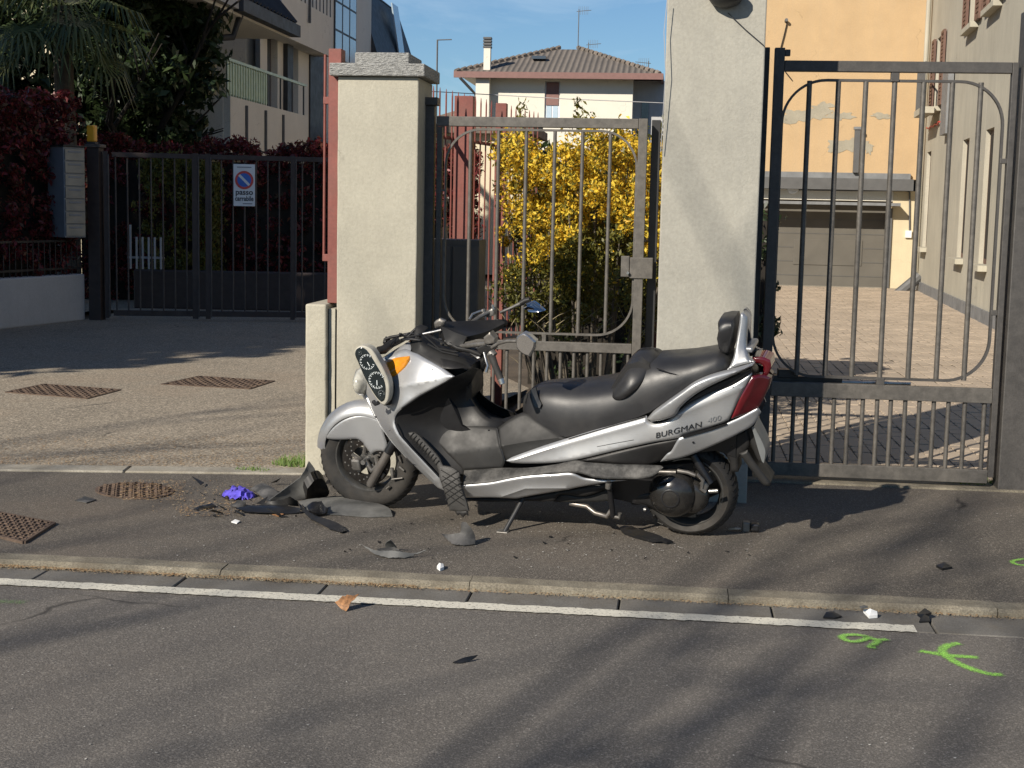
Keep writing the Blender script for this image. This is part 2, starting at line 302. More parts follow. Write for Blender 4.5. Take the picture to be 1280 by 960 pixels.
# ------------------------------------------------------------------ foliage
def leaves(name, cen, L, mat, parent=None, aspect=.42, bias=(0, 0, 0), drop=0.0, seed=1, outward=None):
    r = np.random.default_rng(seed); N = len(cen); cen = np.asarray(cen, float)
    d = r.normal(size=(N, 3))+np.array(bias)
    if outward is not None: d += outward
    d /= np.linalg.norm(d, axis=1)[:, None]; q = r.normal(size=(N, 3)); s = np.cross(d, q); s /= np.linalg.norm(s, axis=1)[:, None]; nn = np.cross(d, s)
    L = L*(.65+.7*r.random(N))[:, None]; Wd = L*aspect
    v = np.stack([cen-d*L*.5, cen+s*Wd*.5+nn*L*.10, cen+d*L*.5-np.array([0, 0, 1])*drop*L, cen-s*Wd*.5+nn*L*.10], 1).reshape(-1, 3)
    me = bpy.data.meshes.new(name); me.vertices.add(4*N); me.vertices.foreach_set('co', v.ravel()); me.loops.add(4*N); me.loops.foreach_set('vertex_index', np.arange(4*N, dtype=np.int32))
    me.polygons.add(N); me.polygons.foreach_set('loop_start', np.arange(0, 4*N, 4, dtype=np.int32)); me.update(calc_edges=True); me.validate()
    me.materials.append(mat); o = bpy.data.objects.new(name, me); COL.objects.link(o); o.parent = parent; return o
def clumps(n, ncl, fn, spread, seed):
    """n points gathered in ncl clumps; fn(r, k) gives k clump centres"""
    r = np.random.default_rng(seed); c = fn(r, ncl); i = r.integers(0, ncl, n); g = r.normal(size=(n, 3)); g /= np.maximum(1e-6, np.linalg.norm(g, axis=1))[:, None]
    return c[i]+g*(spread*(.35+.65*r.random((ncl, 1)))[i])*(r.random((n, 1))**.4)
def ellipsoid_shell(c, rad, inner=.55):
    def fn(r, k):
        g = r.normal(size=(k, 3)); g /= np.linalg.norm(g, axis=1)[:, None]; return np.array(c)+g*np.array(rad)*(inner+(1-inner)*r.random((k, 1))**.6)
    return fn
def boxvol(lo, hi):
    lo = np.array(lo); hi = np.array(hi)
    return lambda r, k: lo+(hi-lo)*r.random((k, 3))
# ================================================================== GROUND
def sheet(name, x0, x1, y0, y1, z, mat, parent=None):
    return mesh_obj(name, [(x0, y0, z), (x1, y0, z), (x1, y1, z), (x0, y1, z)], [[0, 1, 2, 3]], mat, parent)
tag(sheet('ground', -400, 400, -300, 500, -.075, MAT['soil']), kind='structure')
tag(sheet('road', -70, 70, -9, 5.345, -.030, MAT['road']), kind='structure')
tag(mesh_obj('pavement', [(-70, 5.73, .001), (70, 5.73, .001), (70, 8.12, .001), (.40, 8.12, .001), (-1.3, 8.12, .001), (-1.5, 7.86, .001), (-2.03, 7.78, .001), (-3.7, 7.50, .001), (-9.0, 6.62, .001), (-70, 5.95, .001),
     (-70, 5.73, -.07), (70, 5.73, -.07)], [[0, 1, 2, 3, 4, 5, 6, 7, 8, 9], [0, 10, 11, 1]], MAT['pave']), kind='structure')
tag(mesh_obj('driveway', [(-2.03, 7.93, .006), (-1.5, 8.0, .006), (-1.60, 9.4, .006), (-1.2, 12, .006), (-3.9, 19, .006), (-5, 30, .006), (-8.4, 30, .006), (-7.42, 17.6, .006), (-7.9, 15, .006), (-9.5, 8.6, .006), (-9.0, 6.77, .006), (-3.72, 7.68, .006)],
     [list(range(12))], MAT['drive']), kind='structure')
tag(mesh_obj('side_yard', [(-9.5, 6.4, -.006), (-8.0, 15, -.006), (-8.0, 22, -.006), (-30, 22, -.006), (-30, 6.0, -.006)], [[0, 1, 2, 3, 4]], MAT['drive']), kind='structure')
kerb = tag(empty('kerb', (0, 5.67, 0)), kind='structure')
kx = -3.92
for i in range(-8, 9):
    a = kx+i*1.035+3.1-1.0; b = a+1.0315; m = MB(); prof = [(5.612, -.07), (5.616, -.010), (5.632, 0.001), (5.729, 0.003), (5.729, -.07)]
    secs = []
    for t in np.linspace(0, 1, 6):
        j = random.uniform(-.003, .003); secs.append([(a+(b-a)*t, y-5.67+j, z+random.uniform(-.002, .002)) for (y, z) in prof])
    m.loft(secs).obj('kerb_stone', MAT['kerb'], kerb)
gut = tag(empty('gutter', (0, 5.48, 0)), kind='structure')
for i in range(-14, 16):
    a = -2.55+i*.593; m = MB(); m.box(a+.004, a+.589, 5.350-5.48, 5.606-5.48, -.08, -.0275+random.uniform(-.001, .001)); m.obj('gutter_slab', MAT['gutter'], gut, bevel=.004, seg=1)
# worn edge line: a sheet with ragged outline
def ragged_strip(name, x0, x1, y0, y1, z, mat, step=.02, amp=.006):
    n = max(4, int((x1-x0)/step)); v = []; f = []
    for i in range(n+1):
        x = x0+(x1-x0)*i/n; v.append((x, y0+random.uniform(-amp, amp), z)); v.append((x, y1+random.uniform(-amp, amp), z))
        if i: f.append([2*i-2, 2*i, 2*i+1, 2*i-1])
    return mesh_obj(name, v, f, mat)
tag(ragged_strip('edge_line', -9, .935, 5.335, 5.425, -.0248, MAT['line']), kind='structure')
bord = tag(empty('driveway_border', (-2.9, 7.7, 0)), kind='structure')
for i in range(-2, 5):
    ca = np.array([-2.03, 7.755]); cb = np.array([-3.72, 7.49]); u = (cb-ca)/np.linalg.norm(cb-ca); nrm = np.array([-u[1], u[0]])
    a = ca+u*(i*1.0) if i >= 0 else None
    if a is None: continue
    b = a+u*.99; q = [a-nrm*0, b-nrm*0, b-nrm*.165, a-nrm*.165]
    MB().prism([(p[0]+2.9, p[1]-7.7, -.05) for p in q], (0, 0, .062)).obj('border_stone', MAT['border'], bord, bevel=.006, seg=1)
# ---- courtyard paving: 300 nearest pavers are parts, the rest one mesh
court = tag(empty('courtyard_paving', (2, 20, 0)), kind='structure')
sheet('paving_bed', -1.55, 4.2, -11.55, 11.8, -.008, MAT['joint'], court)
PW, PL, CUT = .112, .215, .016
def paver_shape(w=PW-.005, l=PL-.005, h=.018):
    x, y, c = w/2, l/2, CUT; base = [(-x+c, -y), (x-c, -y), (x, -y+c), (x, -.012), (x-.010, 0), (x, .012), (x, y-c), (x-c, y), (-x+c, y), (-x, y-c), (-x, .012), (-x+.010, 0), (-x, -.012), (-x, -y+c)]
    t = [(px*.97, py*.985, h) for px, py in base]; b = [(px, py, h-.005) for px, py in base]; g = [(px, py, 0) for px, py in base]; n = len(base)
    f = [list(range(n))]+[[i, i+n, (i+1) % n+n, (i+1) % n] for i in range(n)]+[[i+n, i+2*n, (i+1) % n+2*n, (i+1) % n+n] for i in range(n)]
    return t+b+g, f
pv, pf = paver_shape(); spots = []
for ix in range(int(5.2/PW)):
    for iy in range(int(22.9/PL)):
        x = .32+ix*PW; y = 8.50+iy*PL+(PL/2 if ix % 2 else 0)
        if x < 4.05+(y-14)*.0605+.2 and y < 31.2: spots.append((x, y))
vis = sorted(spots, key=lambda s: (s[1] if (.45 < s[0] < .235*s[1]-.1) else 99))
near = set(vis[:300])
pm = None; rest = MB()
for (x, y) in spots:
    dz = random.uniform(-.003, .003); rx = random.uniform(-.012, .012)
    if (x, y) in near:
        if pm is None: o = mesh_obj('paver', pv, pf, MAT['paver'], court); pm = o.data
        else: o = bpy.data.objects.new('paver', pm); COL.objects.link(o); o.parent = court
        o.location = (x-2, y-20, -.006+dz); o.rotation_euler = (rx, random.uniform(-.012, .012), random.uniform(-.01, .01))
    else: rest.add([(a+x-2, b+y-20, c-.006+dz+rx*b) for a, b, c in pv[:28]], [f for f in pf if max(f) < 28])
tag(rest.obj('far_pavers', MAT['paver'], court), kind='stuff')
# ================================================================== PILLARS
def pillar_box(name, x0, x1, y0, y1, z1, mat, parent): 
    cx, cy = (x0+x1)/2, (y0+y1)/2; nx = 6; m = MB(); n = 14; secs = []
    for i in range(n+1):
        z = -.03+(z1+.03)*i/n; q = []
        for (ax, ay) in ((x0, y0), (x1, y0), (x1, y1), (x0, y1)): q.append((ax-cx+random.uniform(-.0015, .0015), ay-cy+random.uniform(-.0015, .0015), z))
        secs.append(q)
    return m.loft(secs).obj(name, mat, parent, bevel=.007)
lp = tag(empty('gate_pillar', (-1.655, 8.10, 0)), 'shorter rendered gate pillar topped with a stepped grey granite cap', 'pillar')
pillar_box('shaft', -1.880, -1.430, 7.88, 8.32, 2.205, MAT['pillar'], lp)
MB().box(-.265, .262, -.255, .255, 2.208, 2.275).obj('cap_slab', MAT['granite'], lp, bevel=.004, seg=1)
MB().box(-.135, .165, -.20, .20, 2.277, 2.338).obj('cap_block', MAT['granite'], lp, bevel=.004, seg=1)
rp = tag(empty('gate_pillar', (.1575, 7.86, 0)), 'tall grey rendered gate pillar with black dome lamp, behind the scooter seat', 'pillar')
pillar_box('shaft', -.091, .406, 7.50, 8.22, 3.4, MAT['pillar2'], rp)
MB().box(-.31, .31, -.42, .42, 3.402, 3.47).obj('cap_slab', MAT['granite'], rp, bevel=.004, seg=1)
pl = tag(empty('plinth', (-1.97, 8.0, 0)), 'low pale concrete plinth carrying the red post beside the pillar', 'plinth')
secs = []
for i in range(15):
    z = -.03+.985*i/14; j = lambda: random.uniform(-.0015, .0015)
    secs.append([(-.075+j(), -.170+j(), z), (.046+j(), -.170+j(), z), (.046, .30, z), (-.075+j(), .30, z)])
MB().loft(secs).obj('block', MAT['plinth'], pl, bevel=.012, seg=3)
MB().box(.050, .085, -.13, .1, -.02, .93).obj('filler_strip', MAT['plinth'], pl)
# dome lamp on right pillar + cable
dl = tag(empty('dome_lamp', tuple(PY(907, 0, 7.45))), 'black dome lamp fixed near the top of the tall grey pillar', 'lamp')
m = MB(); m.lathe([(.0, -.055), (.035, -.052), (.07, -.035), (.09, -.005), (.092, .01), (.085, .02), (.0, .022)], (0, 0, .02), (0, .25, 1), 28); m.obj('shade', MAT['iron_dark'], dl, smooth=40)
MB().tube([(0, .01, .03), (0, .05, .07)], .018, 10).obj('bracket', MAT['iron_dark'], dl, smooth=40)
a, b = PY(910, 16, 7.485), PY(955, 57, 7.49)
tag(MB().tube([a, (a+b)/2+np.array([0, 0, -.004]), b], .0025, 5).obj('lamp_cable', MAT['wire']), 'thin black cable running from the dome lamp down to the gate post', 'cable')
a = PY(834, 0, 7.45); bb = PY(832, 90, 7.45); c = PY(826, 190, 7.47)
tag(MB().tube([a, PY(830, 40, 7.45), bb, c], .0022, 5).obj('hanging_wire', MAT['wirel']), 'thin pale wire hanging along the tall pillar edge', 'wire')
# ================================================================== GATES
def rounded_loop(x0, x1, z0, z1, r, n=10):
    pts = []
    for cx, cz, a in ((x1-r, z1-r, 0), (x0+r, z1-r, 90), (x0+r, z0+r, 180), (x1-r, z0+r, 270)):
        for k in range(n+1): t = math.radians(a+90*k/n); pts.append((cx+r*math.cos(t), cz+r*math.sin(t)))
    return pts
def loop_bar(name, pts, w, d, mat, parent):
    n = len(pts); m = MB(); vs = []; fs = []
    for i in range(n):
        p = Vector(pts[i]); t = (Vector(pts[(i+1) % n])-Vector(pts[i-1])).normalized(); nn = Vector((-t.y, t.x))
        for (s, y) in ((-1, -d/2), (1, -d/2), (1, d/2), (-1, d/2)): q = p+nn*s*w/2; vs.append((q.x, y, q.y))
    for i in range(n):
        j = (i+1) % n
        for k in range(4): fs.append([i*4+k, i*4+(k+1) % 4, j*4+(k+1) % 4, j*4+k])
    return m.add(vs, fs).obj(name, mat, parent, smooth=50)
def bx(name, x0, x1, y0, y1, z0, z1, mat, parent, bev=.003): return MB().box(x0, x1, y0, y1, z0, z1).obj(name, mat, parent, bevel=bev, seg=2)
def rod(name, x, z0, z1, r, mat, parent, y=0): return MB().tube([(x, y, z0), (x, y, z1)], r, 10).obj(name, mat, parent, smooth=60)
# --- pedestrian gate (plane Y = 8.12)
GY = 8.12
pg = tag(empty('pedestrian_gate', (-.78, GY, 0)), 'narrow dark iron gate with oval ring of bars before the yellow shrub', 'gate')
X = lambda px, py, Y=GY: float(PY(px, py, Y)[0]); Z = lambda px, py, Y=GY: float(PY(px, py, Y)[2])
xl, xr = X(545, 300)+.78, X(808, 300)+.78-.012; zt = Z(700, 148); zm = Z(700, 433)
fr = .052
bx('stile', xr-.05, xr, -.025, .025, .06, zt+.004, MAT['iron_bar'], pg); bx('stile', xl, xl+.03, -.024, .024, .06, zt-.056, MAT['iron'], pg)
bx('top_rail', xl, xr-.051, -.0245, .0245, zt-.052, zt+.002, MAT['iron_bar'], pg); bx('middle_rail', xl+.031, xr-.051, -.0235, .0235, zm-.027, zm+.027, MAT['iron_bar'], pg)
bx('bottom_rail', xl+.031, xr-.051, -.0235, .0235, .055, .105, MAT['iron_bar'], pg)
lx0, lx1, lz0, lz1 = X(556, 300)+.78, X(793, 300)+.78, Z(690, 417), Z(690, 163)
loop_bar('ring', rounded_loop(lx0, lx1, lz0, lz1, .20), .012, .022, MAT['iron_bar'], pg)
for px in (587, 622, 656.5, 692, 726.5, 761): rod('bar', X(px, 250)+.78, lz0+.004, lz1-.004, .0105, MAT['iron_bar'], pg)
x = X(767, 480)+.78
while x > xl+.06: rod('bar', x, .10, zm-.025, .0095, MAT['iron_bar'], pg); x -= .0765
for x in (X(784, 480)+.78,): rod('bar', x, .10, zm-.025, .0095, MAT['iron_bar'], pg)
for (x, z0, z1) in ((X(680, 425)+.78, zm+.02, lz0+.004), (X(676, 157)+.78, lz1-.004, zt-.05)): bx('spacer', x-.012, x+.012, -.012, .012, z0, z1, MAT['iron_bar'], pg)
bx('spacer', xl+.028, lx0+.004, -.008, .008, Z(550, 238)-.006, Z(550, 238)+.006, MAT['iron_bar'], pg); bx('spacer', lx1-.004, xr-.048, -.008, .008, Z(800, 244)-.006, Z(800, 244)+.006, MAT['iron_bar'], pg)
lk = bx('lock', xr-.075, xr+.052, -.034, .034, Z(805, 348), Z(805, 322), MAT['iron_bar'], pg); bx('keeper', xr-.125, xr-.078, -.02, .02, Z(785, 346), Z(785, 320), MAT['iron_bar'], pg)
MB().tube([(xr-.085, -.03, Z(795, 341)), (xr-.085, -.055, Z(795, 341))], .008, 10).obj('knob', MAT['steel'], lk, smooth=50)
hp = tag(empty('gate_post', (X(536, 300, 8.12), 8.13, 0)), 'dark hinge post with flat cap beside the shorter granite-capped pillar', 'post')
bx('post', -.033, .026, -.03, .03, 0, Z(538, 132), MAT['iron'], hp); bx('cap', -.05, .045, -.045, .045, Z(538, 132)+.001, Z(538, 122), MAT['iron'], hp)
bx('post', -.085, -.045, -.02, .25, 0, 1.95, MAT['iron_dark'], hp)
sp = tag(empty('gate_stop_post', (X(816, 300, 8.2), 8.22, 0)), 'slim dark stop post against the tall grey pillar', 'post')
bx('post', -.026, .024, -.03, .05, 0, Z(817, 150, 8.2), MAT['iron_dark'], sp)
# --- vehicle gate (plane Y = 8.2)
GY = 8.2; X2 = lambda px, py: float(PY(px, py, 8.2)[0])-1.2; Z2 = lambda px, py: float(PY(px, py, 8.2)[2])
vg = tag(empty('vehicle_gate', (1.2, GY, 0)), 'wide dark iron driveway gate with rounded ring before the brick courtyard', 'gate')
xl, xr = X2(953, 400)+.006, X2(1253, 400); zt = Z2(1100, 77); zm1, zm0 = Z2(1100, 481), Z2(1100, 499)
bx('stile', xl, xl+.055, -.027, .027, .07, Z2(962, 60), MAT['iron'], vg); bx('stile', xr-.032, xr, -.026, .026, .07, zt, MAT['iron'], vg)
bx('top_rail', xl+.056, xr-.033, -.0255, .0255, zt-.058, zt, MAT['iron'], vg); bx('middle_rail', xl+.056, xr-.033, -.0255, .0255, zm0, zm1, MAT['iron_bar'], vg)
bx('bottom_rail', xl+.056, xr-.033, -.0255, .0255, .035, .110, MAT['iron_bar'], vg)
lx0, lx1, lz0, lz1 = X2(971, 300), X2(1259, 300)-.062, Z2(1100, 473), Z2(1100, 101)
loop_bar('ring', rounded_loop(lx0, lx1, lz0, lz1, .235, 12), .014, .026, MAT['iron'], vg)
for px in (1008.6, 1044.6, 1078.7, 1114.6, 1150.6, 1186.5, 1222): rod('bar', X2(px, 180), lz0+.004, lz1-.004, .0145, MAT['iron_bar'], vg)
for px in (968, 990.7, 1007, 1024, 1041, 1059, 1077, 1095, 1112, 1130, 1147.7, 1165.7, 1184, 1204.5, 1229): rod('bar', X2(px, 533), .11, zm0+.003, .0125, MAT['iron_bar'], vg)
for (x, z0, z1) in ((X2(1119, 90), lz1-.006, zt-.056), (X2(1100, 478), zm1-.002, lz0+.006)): bx('spacer', x-.022, x+.022, -.02, .02, z0, z1, MAT['iron'], vg)
for (xa, xb, py) in ((xl+.053, lx0+.005, 195), (xl+.053, lx0+.005, 377), (lx1-.005, xr-.03, 199), (lx1-.005, xr-.03, 387)): bx('spacer', xa, xb, -.016, .016, Z2(1100, py)-.014, Z2(1100, py)+.014, MAT['iron'], vg)
bx('hinge_lug', xl+.056, xl+.085, -.018, .018, Z2(965, 70), Z2(965, 62), MAT['iron'], vg)
ac = tag(empty('gate_opener', (0.98, 8.27, 0)), 'gate opener arm with bright piston lying along the gate middle rail', 'gate opener')
bx('housing', PY(958, 478, 8.27)[0]-.98, PY(1052, 480, 8.27)[0]-.98, -.025, .05, Z2(1000, 487), Z2(1000, 473)+.006, MAT['iron_dark'], ac)
bx('motor_head', PY(972, 470, 8.27)[0]-.98, PY(997, 470, 8.27)[0]-.98, -.04, .06, Z2(985, 473), Z2(985, 463), MAT['iron_dark'], ac)
MB().tube([(PY(1052, 480, 8.27)[0]-.98, 0, Z2(1060, 480)), (PY(1138, 484, 8.27)[0]-.98, 0, Z2(1120, 481))], .010, 10).obj('piston', MAT['steel'], ac, smooth=60)
vp = tag(empty('gate_post', (float(PY(1270, 400, 8.2)[0])+.035, 8.22, 0)), 'thick square dark iron post holding the wide driveway gate', 'post')
bx('post', -.089, .075, -.075, .075, 0, 2.62, MAT['iron'], vp, .006)
hl = tag(empty('gate_post', (.455, 8.28, 0)), 'dark iron hinge post fixed along the tall grey pillar side', 'post')
bx('post', -.022, .018, -.05, .05, 0, 2.42, MAT['iron_dark'], hl)
# second leaf beyond the post (only its edge shows)
vg2 = tag(empty('vehicle_gate', (2.3, 8.2, 0)), 'next iron gate leaf beyond the thick square post', 'gate')
bx('stile', -.23, -.18, -.026, .026, .07, 2.32, MAT['iron'], vg2); bx('top_rail', -.179, .9, -.0255, .0255, 2.262, 2.32, MAT['iron'], vg2); bx('middle_rail', -.179, .9, -.0255, .0255, .5, .56, MAT['iron_bar'], vg2); bx('bottom_rail', -.179, .9, -.0255, .0255, .055, .115, MAT['iron_bar'], vg2)
for i in range(9): rod('bar', -.08+i*.11, .11, .50, .0125, MAT['iron_bar'], vg2)
for i in range(5): rod('bar', -.02+i*.2, .56, 2.265, .0145, MAT['iron_bar'], vg2)
th = tag(sheet('gate_threshold', .43, 6, 8.12, 8.52, .012, MAT['kerb']), kind='structure')
MB().box(.43, 6, 8.118, 8.12, -.02, .012).obj('threshold_edge', MAT['kerb'], th)
# ================================================================== RED FENCE
rf = tag(empty('red_steel_post', (-1.905, 7.98, 0)), 'rust red box steel post with slim side bar on the plinth', 'post')
bx('post', -.040, .032, -.05, .05, .957, 2.36, MAT['red'], rf)
MB().tube([(-.068, -.02, 1.19), (-.066, -.02, 2.33)], .008, 8).obj('side_bar', MAT['red'], rf, smooth=60)
for z in (1.16, 2.03): bx('bracket', -.075, -.041, -.03, .0, z-.02+.05, z+.02+.05, MAT['red'], rf)
rfence = tag(empty('red_picket_fence', (-1.66, 9.4, 0)), 'rust red steel picket fence running back behind the granite-capped pillar', 'fence')
A0 = np.array([-1.66, 9.4]); A1 = np.array([-1.28, 11.45]); uf = (A1-A0)/np.linalg.norm(A1-A0); lenf = float(np.linalg.norm(A1-A0))
def fpt(s): q = uf*s; return (float(q[0]), float(q[1]))
for s in np.arange(-.85, lenf+.6, .125):
    x, y = fpt(s); MB().tube([(x, y, .5), (x, y, 2.26), (x, y, 2.30)], [.006, .006, .002], 6).obj('picket', MAT['red'], rfence)
for z in (.62, 1.98):
    x0_, y0_ = fpt(-.9); x1_, y1_ = fpt(lenf+.6); MB().tube([(x0_-.02, y0_, z), (x1_-.02, y1_, z)], .016, 4).obj('rail', MAT['red'], rfence)
for (s, w, zt_) in ((.62, .075, 2.27), (1.55, .045, 2.29)):
    x, y = fpt(s); bx('post', x-.01, x+w*1.6, y-.045, y+.045, 0.0, zt_, MAT['red'], rfence)
bx('base_wall', -.1, .02, .12, 1.6, 0, .5, MAT['cabinet'], rfence)
mc = tag(empty('meter_cabinet', (-1.50, 8.75, 0)), 'dark grey meter cabinet with two doors behind the narrow gate', 'cabinet')
bx('case', -.22, .30, .0, .3, 0, 1.31, MAT['cabinet'], mc)
for x in (-.20, -.03, .14): bx('door', x, x+.155, -.012, -.001, .05, 1.27, MAT['cabinet'], mc)
# red post glimpsed right of the shrub
bx_ = PY(826, 330, 11.2); rp2 = tag(empty('red_steel_post', (float(bx_[0]), 11.2, 0)), 'rust red post glimpsed between shrub and tall pillar', 'post')
bx('post', -.03, .05, -.04, .04, 0, float(PY(826, 235, 11.2)[2]), MAT['red'], rp2)
# ================================================================== SHRUB behind the pedestrian gate
sh = tag(empty('golden_shrub', (-.62, 10.6, 0)), 'tall golden flowering shrub filling the space behind the narrow gate', 'shrub')
def shrub_fn(r, k):
    p = r.random((k, 3)); x = -.64+1.48*p[:, 0]; y = -.75+1.5*p[:, 1]; top = 2.08-.16*np.abs(x)*.8+.08*np.sin(x*7)-.12*(y+.75); z = top*(.30+.70*p[:, 2]**.6)
    return np.stack([x, y, z], 1)
pts = clumps(64000, 800, shrub_fn, .11, 3); zz = pts[:, 2]
keep = (zz > .75+.35*np.sin(pts[:, 0]*5)) | (rng.random(len(zz)) < .35); pts = pts[keep]
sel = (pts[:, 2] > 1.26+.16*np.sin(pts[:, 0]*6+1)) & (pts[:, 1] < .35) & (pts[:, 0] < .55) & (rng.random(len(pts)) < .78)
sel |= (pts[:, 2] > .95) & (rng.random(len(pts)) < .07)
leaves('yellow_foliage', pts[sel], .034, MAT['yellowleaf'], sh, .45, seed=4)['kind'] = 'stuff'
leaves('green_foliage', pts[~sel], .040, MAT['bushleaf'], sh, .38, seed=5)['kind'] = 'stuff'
core = MB()
for i in range(9):
    for j in range(3):
        x = -.62+i*.165; y = -.35+j*.4; core.tube([(x*.5, y*.5, 0), (x*.8, y*.8, .6), (x, y, 1.2), (x+random.uniform(-.1, .1), y, 1.85)], [.016, .012, .008, .004], 5)
core.obj('stems', MAT['bark'], sh)
r = np.random.default_rng(9); tw = MB()
for i in range(34):
    x = r.uniform(-.75, .7); y = -.75+r.uniform(0, .3); z = r.uniform(.35, .8); L = r.uniform(.2, .4); a = r.uniform(-.9, 1.2); tw.tube([(x, y, z), (x+math.sin(a)*L*.5, y-.02, z+L*.3), (x+math.sin(a)*L, y-.05, z+L*.5)], [.0028, .002, .001], 4)
tag(tw.obj('twigs', M('dry_twigs', (.30, .25, .15), .8), sh), kind='stuff')
for i in range(7):   # tall shoots above the top rail
    x = (-.48, -.10, -.02, .18, .36, .5, .62)[i]; L = (.28, .30, .2, .1, .12, .2, .16)[i]; c = np.stack([np.full(60, x)+rng.normal(0, .022, 60), np.full(60, -.5)+rng.normal(0, .03, 60), 1.98+L*rng.random(60)], 1)
    leaves('shoot', c, .05, MAT['bushleaf'], sh, .35, bias=(0, 0, 1.2), seed=20+i)['kind'] = 'stuff'
dk = tag(empty('evergreen_hedge', (-.3, 12.6, 0)), 'dark evergreen hedge behind the golden shrub', 'hedge')
pts = clumps(9000, 260, boxvol((-1.0, -.5, 0), (1.15, .6, 1.62)), .16, 8); leaves('foliage', pts, .07, MAT['greenleaf'], dk, .4, seed=6)['kind'] = 'stuff'
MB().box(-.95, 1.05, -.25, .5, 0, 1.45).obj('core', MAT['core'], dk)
tag(sheet('garden_bed', -1.2, .38, 8.45, 14, -.002, MAT['soil']), kind='structure')
# ================================================================== YELLOW BUILDING + GARAGE
yb = tag(empty('yellow_building', (3.2, 31.4, 0)), 'peeling yellow stucco building end wall above the garage opening', 'building')
MB().box(-3.4, 2.35, 0, 6, 2.30, 11).obj('wall', MAT['yellow'], yb)
def blob(name, cx, cz, rx, rz, y, mat, parent, seed, n=40, hang=0):
    r = random.Random(seed); ph = [r.uniform(0, 6.28) for _ in range(6)]; pts = []
    for k in range(n):
        a = 2*math.pi*k/n; q = 1+.25*math.sin(2*a+ph[0])+.18*math.sin(5*a+ph[1])+.14*math.sin(9*a+ph[2])+.08*math.sin(14*a+ph[3])
        pts.append((cx+rx*q*math.cos(a), y, cz+rz*q*math.sin(a)))
    return MB().prism(pts, (0, .003, 0)).obj(name, mat, parent)
for i, (px, py, rx, rz) in enumerate(((992, 146, .34, .13), (1015, 143, .32, .16), (1028, 134, .22, .10), (1050, 145, .24, .10), (1062, 182, .34, .18), (1102, 145, .22, .06), (1040, 184, .10, .10), (1086, 186, .06, .14))):
    p = PY(px, py, 31.395); blob('bare_patch', p[0]-3.2, p[2], rx, rz*.9, -.006-.0006*i, MAT['patch'], yb, i)
hk = PY(983, 26, 31.3); m = MB(); m.tube([(hk[0]-3.2, 0, hk[2]), (hk[0]-3.2, -.12, hk[2]+.02)], .035, 8); m.obj('hook', MAT['beam'], yb)
pts = [PY(*q, 31.36) for q in ((984, 28), (980, 45), (976, 60), (974, 75), (982, 90), (990, 100))]; MB().tube([(p[0]-3.2, -.03, p[2]) for p in pts], .012, 5).obj('loose_cable', MAT['wire'], yb)
MB().box(-3.4, 1.62, -.10, -.002, 2.30, 2.42).obj('flashing', MAT['lead'], yb)
MB().box(-3.4, 1.66, -.30, -.002, 2.06, 2.298).obj('gutter', MAT['beam'], yb)
gb = tag(empty('garage', (3.2, 31.4, 0)), 'low garage with wide closed door coloured dark as shade under the yellow wall', 'garage')
MB().box(1.30, 2.25, .0, 3, 0, 2.058).obj('wall', MAT['garwall'], gb); MB().box(-3.4, 1.298, .0, .3, 1.84, 2.058).obj('lintel', MAT['whitewall'], gb)
MB().box(-3.4, 1.298, .30, .42, 0, 1.838).obj('garage_shade_door', MAT['shade_door'], gb); MB().box(-3.4, 1.298, .3, .42, 1.84, 2.058).obj('shade_strip', MAT['shade_door'], gb)
MB().box(-3.4, 1.40, -.42, .0, 1.74, 1.80).obj('canopy', MAT['lead'], gb); [MB().box(-3.4, 1.296, .292, .2995, .22+i*.30, .23+i*.30).obj('door_seam', MAT['beam'], gb) for i in range(5)]
MB().box(-.7, .75, .285, .2995, .45, 1.0).obj('shade_panel', MAT['shade_door'], gb, bevel=.01)
MB().box(1.2, 1.296, -.05, .0, 0, 1.69).obj('jamb', MAT['beam'], gb)
p = PY(992, 235, 31.2); m = MB(); m.lathe([(.0, -.05), (.10, -.05), (.125, -.02), (.125, .0), (0, 0)], (p[0]-3.2, -.02, p[2]), (0, 1, 0), 20); m.obj('round_lamp', MAT['white'], gb, smooth=40)
p1 = [PY(*q, 31.38) for q in ((995, 237), (1070, 238), (1130, 238), (1137, 240), (1137, 290))]; MB().tube([(q[0]-3.2, -.03, q[2]) for q in p1], .018, 6).obj('conduit', MAT['beam'], gb)
q = PY(1135, 293, 31.38); bx('switch_box', q[0]-3.2-.06, q[0]-3.2+.07, -.06, -.001, q[2]-.07, q[2]+.08, MAT['white'], gb)
tag(sheet('garage_apron', -1.0, 5.4, 30.7, 33.7, .006, MAT['border']), kind='structure')
b0, b1 = PY(1122, 368, 30.4), PY(1150, 345, 30.4)
tag(MB().tube([b0, b1], .11, 10).obj('drain_pipe', MAT['beam']), 'short grey drain pipe leaning out at the garage corner', 'pipe')
